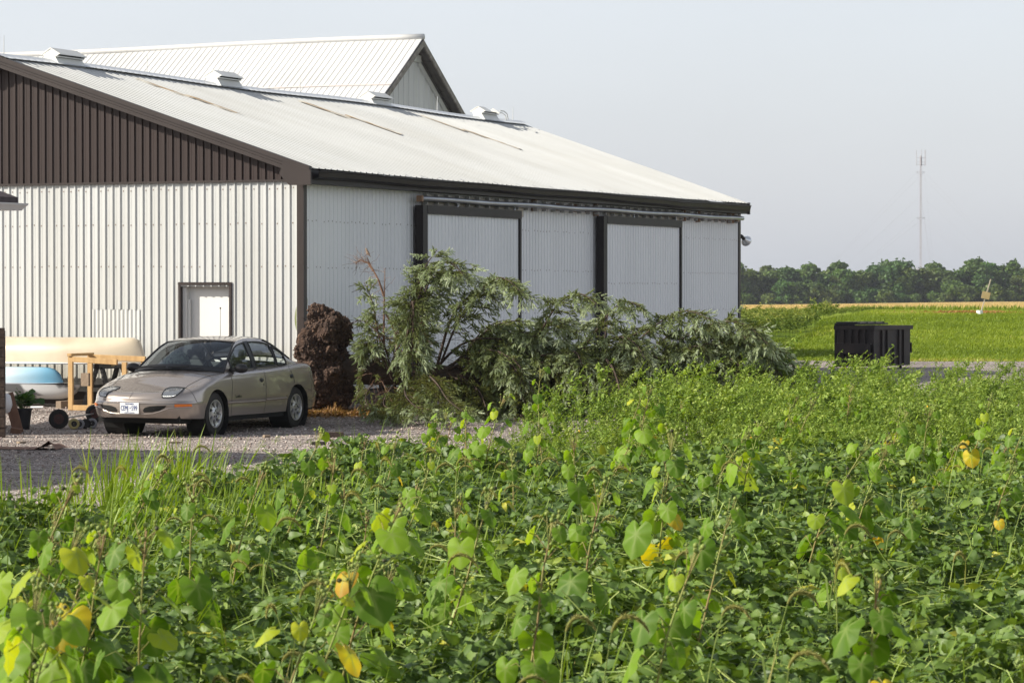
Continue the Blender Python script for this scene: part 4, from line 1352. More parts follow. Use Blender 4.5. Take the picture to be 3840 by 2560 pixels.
# lumber frame
ap = px(266, 1525, 50.4); ap.z = gzs(ap.x, ap.y)
fr = thing('lumber_frame', 'open frame of new two by four lumber standing beside the kayaks', 'frame', ap, YAW)
def stick(name, a, b, w=.045, h=.09, roll=0):
    mb = MB(); mb.bar(a, b, w, h, roll=roll); o = mb.build(name, timber, fr); bevel(o, .004, 1)
stick('upright', (0, 0, .0), (0, 0, .91), .09, .045); stick('upright', (.62, 0, .0), (.62, 0, .91), .09, .045)
stick('upright', (0, -1.05, .0), (0, -1.05, .82), .09, .045); stick('upright', (.62, -1.05, .0), (.62, -1.05, .85), .09, .045)
stick('top_rail', (-.02, -.05, .86), (-.02, -.92, .82), .045, .09); stick('top_rail', (.60, -.05, .885), (.60, -1.1, .86), .045, .09)
stick('cross_rail', (-.05, 0, .935), (.68, 0, .935), .09, .045)
stick('bottom_rail', (.0, -.046, .045), (.0, -1.0, .045), .045, .09); stick('bottom_rail', (.62, -.046, .045), (.62, -1.0, .045), .045, .09)
mb = MB(); mb.box((.30, -.16, .40), (.36, -.01, .62)); mb.build('short_block', oldwood, fr)
# wheels on axles
def disc_wheel(mb, c, ax, r, w, mat_i=0):
    mb.lathe([(0, -w * .3), (r * .55, -w * .34), (r * .62, -w * .5), (r * .9, -w * .5), (r, -w * .28), (r, w * .28), (r * .9, w * .5), (r * .62, w * .5), (r * .55, w * .34), (0, w * .3)], c, ax, 26)
def axle_set(name, label, pts, mats, rr, ww, axdir):
    p0 = pts[0]
    g = thing(name, label, 'wheels', (p0.x, p0.y, gzs(p0.x, p0.y)))
    for (p, m, r, w) in zip(pts, mats, rr, ww):
        c = Vector((p.x - p0.x, p.y - p0.y, r + gzs(p.x, p.y) - gzs(p0.x, p0.y)))
        mb = MB(); disc_wheel(mb, c, axdir, r, w); o = mb.build('wheel', m, g); smooth_by_angle(o, R(40))
        mb = MB(); mb.lathe([(0, w * .62), (r * .16, w * .6), (r * .18, w * .2)], c, axdir, 12); mb.lathe([(r * .2, w * .335), (r * .52, w * .345), (r * .54, w * .3)], c, axdir, 20); mb.build('hub', redhub if r > .12 else blackp, o)
    a, b = pts[0], pts[-1]
    mb = MB(); mb.tube([Vector((0, 0, rr[0])), Vector((b.x - a.x, b.y - a.y, rr[-1] + gzs(b.x, b.y) - gzs(a.x, a.y)))], .014, 6); mb.build('axle', galv, g)
axd = Vector((.28, -.95, .05)).normalized()
pA = px(220, 1600, 47.6); pB = pA + Vector((.28, .0, 0)) * 1.5 + Vector((0, 1.1, 0))
axle_set('cart_wheels', 'pair of black cart wheels with rusty red hubs on an axle in the gravel', [pA, pB], [rubber, rubber], [.158, .15], [.07, .07], axd)
pC = px(277, 1598, 47.4)
axle_set('dolly_wheels', 'small yellowed and grey dolly wheels in a row by the car front', [pC, pC + Vector((.075, .1, 0)), pC + Vector((.16, .22, 0)), pC + Vector((.24, .36, 0))], [yellowp, greyp, rubber, greyp], [.088, .08, .082, .08], [.09, .05, .05, .05], axd)
# flower pot with plant
pp = px(84, 1606, 47.4); pp.z = gzs(pp.x, pp.y)
pot = thing('plant_pot', 'black pot holding a leafy green plant by the dark timber wall', 'plant', pp)
mb = MB(); mb.lathe([(0, 0), (.11, 0), (.15, .31), (.165, .31), (.165, .335), (.14, .335), (.13, .29), (0, .29)], (0, 0, 0), (0, 0, 1), 22); o = mb.build('pot', mat_pot, pot); smooth_by_angle(o, R(40))
leaf_sq = leaf_mat('squash_leaf', [(0, (.035, .085, .02)), (.6, (.06, .14, .03)), (1, (.12, .22, .05))], objrand=0)
def blob_leaf(n=9):
    vs = [(0, 0, 0)]; fs = []
    for k in range(n):
        a = -PI * .5 + 2 * PI * k / n
        r = .5 * (1 + .18 * math.sin(3 * a)) 
        vs.append((math.cos(a) * r, .45 + math.sin(a) * r, .10 * math.cos(2 * a)))
    vs[0] = (0, .45, -.05)
    for k in range(n): fs.append((0, 1 + k, 1 + (k + 1) % n))
    return np.array(vs), np.array(fs)
bv, bf = blob_leaf()
n = 46
rg = np.random.default_rng(3)
d = rnd_dir(n, rg); d[:, 2] = np.abs(d[:, 2]) * .6
Ts = np.array([0, 0, .36]) + d * rg.uniform(.03, .22, (n, 1)) * np.array([1, 1, .9]); Ts[:, 2] += rg.uniform(0, .16, n)
Ms = basis(d + np.array([0, 0, -.3]), rnd_dir(n, rg) * .5 + np.array([0, -.3, 1])) * rg.uniform(.10, .19, n)[:, None, None]
V, F = scatter(bv, bf, Ms, Ts)
link('foliage', np_mesh('foliage', V, F, {'tint': np.repeat(rg.random(n), len(bv))}), leaf_sq, pot)
mb = MB()
for k in range(14): mb.tube([(0, 0, .29), tuple(Ts[k] * .6 + np.array([0, 0, .12])), tuple(Ts[k])], .006, 4)
mb.build('stems', M('green_stem', (.12, .2, .05), .6), pot)
# dark timber wall at the left edge with boards, sack
tp = px(17, 1640, 44.8); tp.z = 0
tw = thing('timber_wall', 'dark weathered timber wall end at the left edge of the gravel', 'wall', tp, R(6))
for k in range(11):
    mb = MB(); mb.box((-1.7, -.06 - .012 * rnd.random(), .15 * k + .004), (.0 + .012 * rnd.random(), .04, .15 * k + .146)); o = mb.build('board', darktimber, tw); bevel(o, .006, 1)
mb = MB(); mb.box((-.12, .041, 0), (.01, .13, 1.6)); mb.build('post', darktimber, tw)
bp_ = px(45, 1612, 46.3); bp_.z = 0
lb = thing('leaning_board', 'brown plank leaning against the dark timber wall end', 'plank', bp_)
mb = MB(); mb.bar((.10, 0, .0), (-.10, .25, .60), .16, .03, up=(0, -1, .3)); o = mb.build('plank', M('brown_plank', (.20, .105, .065), .8, var=(3, 5, .3, .7), col2=(.14, .07, .045), stretch=(5, 5, 1)), lb)
bq = px(60, 1611, 46.0); bq.z = 0
wb_ = MB(); wb_.box((bq.x - .08, bq.y - .05, 0), (bq.x + .08, bq.y + .08, .085), Matrix.Rotation(.15, 3, 'Y')); o = wb_.build('wood_block', bpy.data.materials['brown_plank']); tag(o, 'short brown wood block lying at the foot of the leaning plank', 'wood block')
mb = MB(); rows = []
cs = px(26, 1512, 46.2)
for i in range(10):
    a = PI * i / 9
    rows.append([(cs.x + .075 * math.sin(a) * math.cos(2 * PI * k / 12) * (1 + .2 * math.sin(k * 3 + i)), cs.y + .1 * math.sin(a) * math.sin(2 * PI * k / 12), cs.z + .155 * math.cos(a)) for k in range(12)])
mb.grid(rows, closed=True); o = mb.build('plastic_sack', whitep, smooth=True); tag(o, 'crumpled white plastic sack tucked behind the dark timber wall end', 'sack')
wp = px(140, 1527, 50.3)
mb = MB(); mb.tube([(wp.x - .11, wp.y, wp.z), (wp.x + .11, wp.y - .05, wp.z + .005)], .02, 8); o = mb.build('white_pipe', whitep); tag(o, 'short white pipe on the gravel below the mottled kayak', 'pipe')
# cardboard
mb = MB()
c0, c1 = px(-90, 1668, 42.0), px(262, 1672, 42.0)
rows = []
for j, (dy, dz) in enumerate(((0, .012), (-.28, .018), (-.62, .012))):
    row = []
    for i in range(13):
        f = i / 12
        lift = .0 if f < .82 else (.12 if abs(f - .92) < .06 and j == 2 else (.05 if f < .97 else -.0))
        row.append((c0.x + (c1.x - c0.x) * f * (1.0 - .03 * j), 42.1 + dy - .25 * f, dz + lift))
    rows.append(row)
mb.grid(rows); o = mb.build('cardboard_sheet', cardb); tag(o, 'flattened brown cardboard sheet with a bent corner on the shaded gravel', 'cardboard')
lab = MB(); q = px(186, 1679, 41.6); lab.add([(q.x - .09, 41.55, .03), (q.x + .09, 41.53, .03), (q.x + .10, 41.78, .033), (q.x - .08, 41.80, .033)], [(0, 1, 2, 3)])
lb2 = lab.build('paper_label', whitep, o)
def scrap(x, y, w, d, h, rot, mat, label, name, cat):
    q = px(x, y, 40); Y = 40
    # intersect with the ground
    for _ in range(6):
        q = px(x, y, Y); g = gzs(q.x, q.y); Y = Y * (HC - g) / (HC - q.z)
    q = px(x, y, Y)
    mb = MB(); mb.box((-w / 2, -d / 2, 0), (w / 2, d / 2, h)); o = mb.build(name, mat); bevel(o, min(w, d, h) * .12, 1)
    o.location = q; o.rotation_euler = (0, 0, rot)
    return tag(o, label, cat)
scrap(1256, 1640, .26, .10, .085, .1, darktimber, 'dark short timber block lying on sunlit gravel right of the car', 'wood_block', 'wood block')
scrap(1196, 1668, .20, .10, .05, -.3, black_t, 'flat black scrap lying on gravel at the edge of the weeds', 'scrap', 'scrap')
scrap(655, 1661, .20, .10, .025, .3, oldwood, 'pale splintered wood chip on the sunlit gravel in front of the car', 'wood_chip', 'wood chip')
scrap(80, 1662, .12, .08, .03, .8, oldwood, 'small pale wood chip behind the cardboard sheet', 'wood_chip', 'wood chip')
scrap(1000, 1640, .10, .07, .04, .5, oldwood, 'grey stone sized lump on gravel behind the front car wheel', 'stone', 'stone')

# ---------------------------------------------------------------- buildings mostly outside the frame on the left
shingle = M('brown_shingle', (.060, .042, .046), .85, var=(8, 5, .3, .7), col2=(.095, .07, .072), bump=(40, .5, .01))
wallc = M('pale_siding', (.52, .50, .47), .6, var=(2, 4, .3, .7), col2=(.47, .45, .42))
gutw = M('white_gutter', (.62, .60, .62), .4)
def hip_house(name, label, E, du, dv, ze, pitch, wall_in=.5):
    """E: far right eave corner; extends dv towards the camera and du to the left."""
    t = thing(name, label, 'house', (E[0], E[1], 0), YAW)
    # local: X away from the camera along the barn, Y left
    L, W = dv, du
    rise = min(L, W) / 2 * pitch
    A = [(-L, 0, ze), (0, 0, ze), (0, W, ze), (-L, W, ze)]
    if L < W: r0, r1 = (-L / 2, L / 2, ze + rise), (-L / 2, W - L / 2, ze + rise)
    else: r0, r1 = (-W / 2, W / 2, ze + rise), (-L + W / 2, W / 2, ze + rise)
    mb = MB()
    if L < W: mb.add(A + [r0, r1], [(0, 1, 4), (1, 2, 5, 4), (2, 3, 5), (3, 0, 4, 5)])
    else: mb.add(A + [r0, r1], [(1, 2, 4), (0, 1, 4, 5), (3, 0, 5), (2, 3, 5, 4)])
    k = len(mb.v)
    mb.add([(x, y, z - .09) for x, y, z in A], [(0, 1, 2, 3)])
    mb.f += [(i, (i + 1) % 4, k + (i + 1) % 4, k + i) for i in range(4)]; mb.mi += [0] * 4
    mb.build('roof', shingle, t)
    g = MB(); e = .09
    B = [(-L - e, -e), (e, -e), (e, W + e), (-L - e, W + e)]
    prof = [(0.0, -.10), (.0, -.20), (-.035, -.20), (-.06, -.15), (-.10, -.12), (-.105, -.10)]
    for i in range(4):
        a, b = B[i], B[(i + 1) % 4]
    ring = []
    for (o_, z_) in [(.0, -.20), (.04, -.20), (.07, -.155), (.11, -.115), (.115, -.09), (.09, -.09)]:
        ring.append([(-L - o_, -o_, ze + z_), (o_, -o_, ze + z_), (o_, W + o_, ze + z_), (-L - o_, W + o_, ze + z_)])
    g.grid(ring, closed=True); g.build('gutter', gutw, t)
    s = MB(); s.add([(-L + .02, .02, ze - .2), (-.02, .02, ze - .2), (-.02, W - .02, ze - .2), (-L + .02, W - .02, ze - .2)], [(0, 1, 2, 3)]); s.build('soffit', gutw, t)
    w = MB(); q = wall_in
    w.box((-L + q, q if L > 2 else 1.5, 0), (-q, W - q, ze - .201)); wo_ = w.build('wall', wallc, t)
    w = MB(); w.box((-L + q - .03, W * .4, .9), (-L + q - .001, W * .4 + 1.2, 2.1)); w.box((-L * .6, (q if L > 2 else 1.5) - .03, .9), (-L * .6 + min(1.0, L * .4), (q if L > 2 else 1.5) - .001, 2.1)); w.build('window', M('dark_window', (.02, .025, .03), .08) if 'dark_window' not in bpy.data.materials else bpy.data.materials['dark_window'], wo_)
    if L > 2: w = MB(); w.box((-L * .35, q - .04, .05), (-L * .35 + .9, q - .001, 2.05)); w.build('door', door_w, wo_)
    return t
hip_house('garden_house', 'small brown roofed outbuilding whose white gutter corner pokes in at the left edge', (-7.52, 45.5), 6.0, 1.3, 3.62, .5, .35)
hip_house('house', 'low house left of the view that shades the gravel', (-8.2, 39.0), 5.5, 8.2, 3.5, .35)

# ---------------------------------------------------------------- dumpster
dpm = M('black_dumpster_steel', (.020, .017, .018), .55, var=(2.5, 6, .35, .7), col2=(.042, .030, .026), spec=.4, bump=(12, .15, .01))
dp = px(3276, 1385, 75.0); gzd = gzs(dp.x, dp.y)
dump = thing('dumpster', 'black steel waste dumpster with open lid beyond the weeds by the gravel road', 'dumpster', (dp.x, dp.y, gzd), R(53))
# local: X along the long right face, Y along the left face (away left)
dl, dw_, dh = 1.85, 1.08, 1.10
mb = MB()
def shell(z0, z1, i0, i1):
    pass
b0 = .08
outer = [(0, 0), (dl, 0), (dl, dw_), (0, dw_)]
ins = [(.03, .03), (dl - .03, .03), (dl - .03, dw_ - .03), (.03, dw_ - .03)]
rows = [[(x, y, b0) for x, y in outer], [(x, y, dh - .08) for x, y in outer], [(x, y, dh - .08) for x, y in ins], [(x, y, b0 + .03) for x, y in ins]]
mb.grid(rows, closed=True); mb.add([(x, y, b0) for x, y in outer], [(0, 1, 2, 3)]); mb.add([(x, y, b0 + .03) for x, y in ins], [(0, 1, 2, 3)])
mb.build('container', dpm, dump)
mb = MB()
for a, b, ax in (((-.05, -.05, dh - .10), (dl + .06, .03, dh), 0), ((-.05, dw_ - .03, dh - .1), (dl + .05, dw_ + .05, dh), 0), ((-.051, .0301, dh - .099), (.03, dw_ - .0301, dh - .001), 0), ((dl - .03, .0301, dh - .099), (dl + .059, dw_ - .0301, dh - .001), 0)): mb.box(a, b)
mb.build('rim', dpm, dump)
for x0, x1, z0, z1 in ((.36, .46, .12, dh - .11), (.62, .72, .12, dh - .11), (1.22, 1.30, .12, dh - .11), (1.46, 1.54, .12, dh - .11), (.95, 1.02, .12, .55)):
    mb = MB(); mb.prism([(x0, -.001, z0), (x1, -.001, z0), (x1, -.001, z1), (x0, -.001, z1)], (0, -.045, 0)); mb.build('stiffener', dpm, dump)
for y0 in (.22, .42, .62, .84):
    mb = MB(); mb.box((-.045, y0, .12), (-.001, y0 + .09, dh - .11)); mb.build('stiffener', dpm, dump)
mb = MB()
ring = [(-.30, .04, .40), (-.30, .04, .62), (-.05, .04, .62), (-.05, .04, .40)]
mb.box((-.13, .02, .40), (-.046, dw_ - .05, .42)); mb.box((-.13, .02, .64), (-.046, dw_ - .05, .66)); mb.box((-.14, .021, .401), (-.131, dw_ - .051, .659))
mb.build('fork_sleeve', dpm, dump)
mb = MB(); mb.box((dl + .001, .02, .40), (dl + .12, dw_ - .05, .42)); mb.box((dl + .001, .02, .64), (dl + .12, dw_ - .05, .66)); mb.box((dl + .121, .021, .40), (dl + .13, dw_ - .051, .66)); mb.build('fork_sleeve', dpm, dump)
mb = MB(); mb.box((.05, dw_ + .052, .05), (dl * .55, dw_ + .09, dh + .03)); mb.box((.05, dw_ * .55, dh + .02), (dl * .95, dw_ + .09, dh + .06))
for x0 in (.12, .52, .92, 1.35): mb.box((x0, dw_ * .5, dh + .0605), (x0 + .13, dw_ + .08, dh + .095))
o = mb.build('lid', M('black_lid_plastic', (.012, .012, .014), .45), dump)
for x0 in (.12, dl - .25):
    for y0 in (.12, dw_ - .2):
        mb = MB(); mb.lathe([(0, 0), (.04, 0), (.04, .05), (0, .05)], (x0, y0, .04), (0, 1, 0), 10); mb.build('caster', rubber, dump)

# ---------------------------------------------------------------- leaning sign on the mound
sgY = 118.0
sb = px(3681, 1176, sgY); sb.z = gzs(sb.x, sb.y)
sgn = thing('sign_post', 'tilted wooden post with a blank pale board and white foot on the grassy mound', 'sign', sb)
mb = MB(); mb.bar((-.05, 0, .02), (.36, 0, 1.40), .04, .04); mb.build('post', M('pale_post', (.52, .44, .36), .8), sgn)
sq = Matrix.Rotation(R(14), 3, 'Y')
mb = MB(); mb.box((.0, -.05, .62), (.32, -.025, .90), sq); mb.build('board', M('plywood_board', (.62, .46, .24), .75, var=(4, 5, .35, .65), col2=(.52, .36, .18)), sgn)
mb = MB(); mb.lathe([(0, 0), (.14, 0), (.12, .17), (0, .17)], (-.08, -.02, .0), (0, 0, 1), 16); mb.build('foot', whitep, sgn)

# ---------------------------------------------------------------- radio mast with guys
mY = 1500.0
mp_ = px(3452, 1083, mY); mp_.z = -2.5
mast = thing('radio_mast', 'slender guyed lattice radio mast rising behind the woods', 'mast', mp_)
steel = M('mast_steel', (.40, .36, .37), .6)
H_ = 73.5
mb = MB()
legs = [(.5 * math.cos(a), .5 * math.sin(a)) for a in (PI / 2, PI / 2 + 2.094, PI / 2 + 4.188)]
for x, y in legs: mb.tube([(x, y, 0), (x, y, H_ - 3)], .085, 5)
k = 0
while k * 1.1 < H_ - 4:
    z = k * 1.1
    for i in range(3):
        a, b = legs[i], legs[(i + 1) % 3]
        if k % 2: a, b = b, a
        mb.tube([(a[0], a[1], z), (b[0], b[1], z + 1.1)], .05, 4)
    k += 1
mb.build('lattice', steel, mast)
mb = MB()
for z in (H_ - 3, H_ - 5.2, H_ - 6.6): mb.tube([(-2.2, 0, z), (2.2, 0, z)], .09, 5)
for x in (-2.2, 0.2, 2.0, 2.4): mb.tube([(x, -.1, H_ - 7), (x, -.1, H_ + (.9 if x != .2 else 1.2))], .10, 5)
mb.tube([(0, 0, H_ - 7), (0, 0, H_ - 2)], .45, 8)
mb.build('antenna_head', steel, mast)
for z in (H_ - 10.2, H_ - 33):
    mb = MB(); mb.tube([(-2.1, 0, z), (2.1, 0, z)], .09, 5); mb.tube([(-2.1, 0, z), (0, 0, z - 1.6), (2.1, 0, z)], .07, 5); mb.build('outrigger', steel, mast)
mb = MB(); mb.tube([(-.5, -.2, 16), (-2, -.2, 16.2), (-2, -.2, 13.5)], .12, 5); mb.lathe([(0, 0), (.8, .3), (.85, .5), (0, .5)], (-1.5, -.5, 14), (-.2, -1, 0), 12); mb.build('dish', steel, mast)
mb = MB()
for z, r_ in ((H_ - 10.2, 62), (H_ - 22, 56), (H_ - 33, 50), (26, 40)):
    for a in (PI * 1.03, -.35, 1.3):
        for o_ in (-2.0, 2.0) if z in (H_ - 10.2, H_ - 33) else (0,):
            mb.tube([(o_ * (1 if math.cos(a) > 0 else 1) * .9, 0, z), (r_ * math.cos(a), r_ * math.sin(a), 0)], .02, 3)
mb.build('guy_wire', steel, mast)
# ================================================================ uprooted spruce lying beside the barn
rs = np.random.default_rng(42)
bark = M('spruce_bark', (.085, .055, .038), .9, var=(9, 6, .3, .7), col2=(.045, .03, .022), stretch=(1, 1, 1), bump=(30, .8, .02))
deadw = M('dead_twig', (.20, .11, .065), .85, var=(8, 4, .3, .7), col2=(.11, .06, .04))
soilr = M('root_soil', (.034, .018, .012), .95, var=(9, 7, .38, .66), col2=(.09, .05, .032), bump=(26, 1.0, .05))
moss = M('moss_green', (.05, .085, .012), .95, bump=(40, .8, .02))
P0 = np.array([-3.05, 50.65, .84]); P1 = np.array([4.40, 50.1, .82])
AX = (P1 - P0) / np.linalg.norm(P1 - P0); TL = np.linalg.norm(P1 - P0)
UPv = np.array([0, 0, 1.0]); SDv = np.cross(AX, UPv); SDv /= np.linalg.norm(SDv)
def tr_r(f): return .215 * (1 - f) ** .9 + .012
spruce = thing('fallen_spruce', 'uprooted blue spruce lying before the barn side with its root plate in the air', 'tree', tuple(P0 * np.array([1, 1, 0])))
SO = np.array([P0[0], P0[1], 0])
mb = MB()
mb.tube([tuple(P0 + AX * TL * f + UPv * (-.10 * math.sin(PI * f)) - SO) for f in np.linspace(-.0, 1, 30)], [tr_r(f) for f in np.linspace(0, 1, 30)], 12)
mb.build('trunk', bark, spruce, smooth=True)
# root ball
def blob(mb, c, r, amp, sub=5, seed=0.0):
    bm = bmesh.new(); bmesh.ops.create_icosphere(bm, subdivisions=sub, radius=1)
    vs = []
    for v in bm.verts:
        d = v.co.normalized(); p = Vector((d.x * r[0], d.y * r[1], d.z * r[2]))
        q = p + Vector((seed, seed * 2, 0))
        n = noise.noise(q * 3.2) * amp * 1.1 +  noise.noise(q * 8.0) * amp * .55 + noise.noise(q * 20.0) * amp * .30 + noise.noise(q * 45) * amp * .16
        vs.append(Vector(c) + p + d * n)
    fs = [tuple(v.index for v in f.verts) for f in bm.faces]; bm.free()
    mb.add(vs, fs); return vs
lp = lambda x, y, Y: px(x, y, Y) - Vector(SO)
mb = MB()
allv = []
for (x, y, Y, r, s) in ((1212, 1222, 50.5, (.30, .36, .40), 1.3), (1196, 1330, 50.5, (.36, .42, .50), 4.1), (1180, 1430, 50.4, (.30, .4, .36), 12.0), (1222, 1440, 50.5, (.38, .50, .40), 7.7), (1262, 1260, 50.9, (.24, .4, .33), 9.2), (1250, 1350, 50.9, (.24, .45, .36), 2.9), (1310, 1398, 51.1, (.34, .34, .25), 5.5), (1232, 1490, 50.6, (.46, .5, .20), 3.1)):
    allv += blob(mb, lp(x, y, Y), r, .15, 5, s)
rb = mb.build('root_ball', soilr, spruce, fixn=False)
# clods and torn roots on the root ball
av = np.array([tuple(v) for v in allv]); pick = rs.choice(len(av), 5200, replace=False)
ico = bmesh.new(); bmesh.ops.create_icosphere(ico, subdivisions=1, radius=1)
iv = np.array([tuple(v.co) for v in ico.verts]); iff = np.array([[v.index for v in f.verts] for f in ico.faces]); ico.free()
sz = rs.uniform(.007, .024, len(pick)) * rs.choice([.7, 1, 1.5], len(pick))
Ms = basis(rnd_dir(len(pick), rs), rnd_dir(len(pick), rs)) * sz[:, None, None] * rs.uniform(.6, 1.3, (len(pick), 1, 3))
V, F = scatter(iv, iff, Ms, av[pick])
link('soil_clods', np_mesh('soil_clods', V, F), M('soil_clod', (.055, .030, .020), .9, var=(14, 3, .42, .72), col2=(.17, .105, .07)), rb)
mb = MB()
for k in range(110):
    p = Vector(av[rs.integers(len(av))]); d = Vector(rnd_dir(1, rs)[0]); d.x -= .6; d.normalize()
    pts = [p]; L = rs.uniform(.1, .34)
    for i in range(4):
        d = (d + Vector(rnd_dir(1, rs)[0]) * .45 + Vector((0, 0, -.12))).normalized(); pts.append(pts[-1] + d * L / 4)
    mb.tube(pts, [.008, .006, .005, .004, .002], 4)
mb.build('torn_roots', bark, rb)
mb = MB(); blob(mb, lp(1290, 1478, 51.0), (.14, .2, .20), .03, 3, 6.6); mb.build('moss', moss, rb)

# ---- branches
PRIM = []          # (points, radius0, inner_dead_fraction)
TOPS = [(0, 1.5), (.08, 1.35), (.16, 1.45), (.205, 2.25), (.27, 2.2), (.32, 1.8), (.39, 2.15), (.44, 1.85), (.50, 1.8), (.545, 2.0), (.62, 1.75), (.69, 1.9), (.76, 1.7), (.83, 1.85), (.91, 1.58), (.96, 1.35), (1.0, .95)]
def top(f): return float(np.interp(f, [a for a, b in TOPS], [b for a, b in TOPS]))
def axis_pt(f): return P0 + AX * TL * f - UPv * .10 * math.sin(PI * f)
def grow(f, phi, L, lean, droop, n=14, wig=.05):
    """branch from the trunk at f; phi: angle round the trunk, 0 = straight up; lean towards the tip."""
    rad = UPv * math.cos(phi) + SDv * math.sin(phi)
    d = rad * math.cos(lean) + AX * math.sin(lean)
    p = axis_pt(f) + rad * tr_r(f) * .8
    pts = [p.copy()]; st = L / n
    for i in range(n):
        d = d + np.array([0, 0, -droop * st * (.4 + 1.6 * i / n)]) + rs.normal(size=3) * wig
        d /= np.linalg.norm(d)
        p = p + d * st
        g = gzs(p[0], p[1]) + .04
        if p[2] < g: p[2] = g; d[2] = abs(d[2]) * .2
        # keep off the barn wall
        bu = (p[0] - BO[0]) * UD[0] + (p[1] - BO[1]) * UD[1]
        if bu > -.38: p = p - UD * (bu + .38)
        pts.append(p.copy())
    return np.array(pts)
nb = 0
while nb < 250:
    f = rs.uniform(.085, .985)
    phi = rs.uniform(-PI, PI) * .95
    if abs(phi) > 2.3 and rs.random() < .6: continue
    if f < .23 and rs.random() < .6: continue
    want = max(.15, top(f) - axis_pt(f)[2])
    ph = abs(phi)
    if ph < 1.0:
        L = want * rs.uniform(.75, 1.3) / max(.55, math.cos(ph)) * 1.08
    else:
        L = (1.75 * (1 - f) ** .6 + .30) * rs.uniform(.7, 1.1)
        if phi < 0: L *= .75
    lean = R(rs.uniform(18, 52)) if f > .2 else R(rs.uniform(-12, 30))
    pts = grow(f, phi, L, lean, rs.uniform(.55, 1.1) if ph < 1.0 else rs.uniform(.3, .9))
    if pts[:, 0].min() < -2.66: continue
    mz = pts[:, 2].max()
    lim = top(f + .06) + .05
    if mz > lim and ph < 1.2:
        pts[:, 2] = np.where(pts[:, 2] > axis_pt(f)[2], axis_pt(f)[2] + (pts[:, 2] - axis_pt(f)[2]) * (lim - axis_pt(f)[2]) / (mz - axis_pt(f)[2]), pts[:, 2])
    PRIM.append((pts, .008 + .010 * L, rs.uniform(.08, .34)))
    nb += 1
# the two tall arches seen against the doors, and the left hand sprays
def through(qs, r, dead, extra=3):
    P = [np.array(q) for q in qs]; out = []
    for i in range(len(P) - 1):
        p0 = P[max(i - 1, 0)]; p1 = P[i]; p2 = P[i + 1]; p3 = P[min(i + 2, len(P) - 1)]
        for k in range(extra):
            t = k / extra
            out.append(.5 * ((2 * p1) + (-p0 + p2) * t + (2*p0 - 5*p1 + 4*p2 - p3) * t*t + (-p0 + 3*p1 - 3*p2 + p3) * t**3))
    out.append(P[-1]); PRIM.append((np.array(out), r, dead))
_OX = [1230, 1428, 1621, 1804, 1979, 2147, 2310, 2465, 2614, 2757, 2895]; _OY = [50.6, 51.7, 52.9, 54, 55.2, 56.3, 57.4, 58.6, 59.7, 60.9, 62]
def q(x, y, Y): return tuple(px(x, y, 50.6 - (x - 1230) / 1670 * .5 + .8 * (Y - float(np.interp(x, _OX, _OY)))))
for qs, r, dead in (
    ([q(1500, 1400, 51.8), q(1535, 1270, 51.8), q(1555, 1120, 51.7), q(1590, 1010, 51.6), q(1640, 935, 51.6)], .05, .25),
    ([q(1510, 1400, 51.9), q(1560, 1220, 51.9), q(1580, 1080, 51.8), q(1640, 1000, 51.7), q(1690, 985, 51.6), q(1745, 1040, 51.5)], .05, .3),
    ([q(1530, 1400, 52.0), q(1570, 1180, 52.2), q(1620, 1040, 52.2), q(1690, 1020, 52.2), q(1750, 1015, 52.2)], .04, .3),
    ([q(1500, 1390, 51.4), q(1530, 1240, 51.1), q(1545, 1130, 51.0), q(1550, 1180, 50.8), q(1545, 1300, 50.7), q(1550, 1420, 50.6)], .04, .3),
    ([q(1640, 1370, 53), q(1690, 1200, 53), q(1760, 1110, 53), q(1850, 1055, 53), q(1920, 1060, 53), q(1975, 1110, 53)], .05, .25),
    ([q(1650, 1370, 53), q(1720, 1200, 52.8), q(1800, 1090, 52.6), q(1880, 1040, 52.5), q(1950, 1090, 52.4)], .04, .3),
    ([q(2000, 1300, 55.4), q(2070, 1170, 55.2), q(2130, 1110, 55), q(2190, 1105, 55), q(2240, 1145, 55)], .04, .2),
    ([q(2200, 1290, 57), q(2280, 1180, 57), q(2340, 1130, 57), q(2400, 1145, 57)], .035, .2),
    ([q(2400, 1270, 58.4), q(2500, 1190, 58.4), q(2580, 1165, 58.4), q(2660, 1195, 58.4)], .03, .2),
    ([q(2560, 1270, 59.4), q(2680, 1210, 59.6), q(2790, 1215, 60), q(2880, 1290, 60.2)], .03, .15),
    ([q(2600, 1300, 60), q(2740, 1250, 60.5), q(2840, 1290, 61), q(2900, 1345, 61)], .03, .15),
    ([q(1470, 1400, 51.3), q(1430, 1300, 51.2), q(1410, 1200, 51.1), q(1390, 1110, 51.0), q(1365, 1060, 51.0)], .035, .4),
    ([q(1470, 1400, 51.3), q(1440, 1290, 51.0), q(1400, 1230, 50.9), q(1350, 1200, 50.8), q(1325, 1215, 50.8)], .03, .45),
    ([q(1470, 1420, 51.2), q(1430, 1330, 50.8), q(1390, 1300, 50.7), q(1355, 1340, 50.6)], .03, .3),
    ([q(1450, 1430, 51.2), q(1400, 1400, 50.6), q(1360, 1390, 50.3), q(1345, 1470, 50.2)], .03, .1),
    ([q(1450, 1440, 51.2), q(1400, 1440, 50.2), q(1370, 1490, 49.8), q(1390, 1540, 49.6)], .03, .1),
    ([q(1480, 1440, 51.2), q(1450, 1480, 50.0), q(1440, 1520, 49.5), q(1500, 1545, 49.3)], .03, .1),
    ([q(1520, 1440, 51.2), q(1520, 1480, 49.8), q(1560, 1525, 49.2), q(1620, 1535, 49.0)], .03, .1),
    ([q(1600, 1400, 51.6), q(1640, 1440, 50.0), q(1680, 1500, 49.4), q(1740, 1545, 49.0)], .03, .15)):
    through(qs, r * .55, dead)
mb = MB()
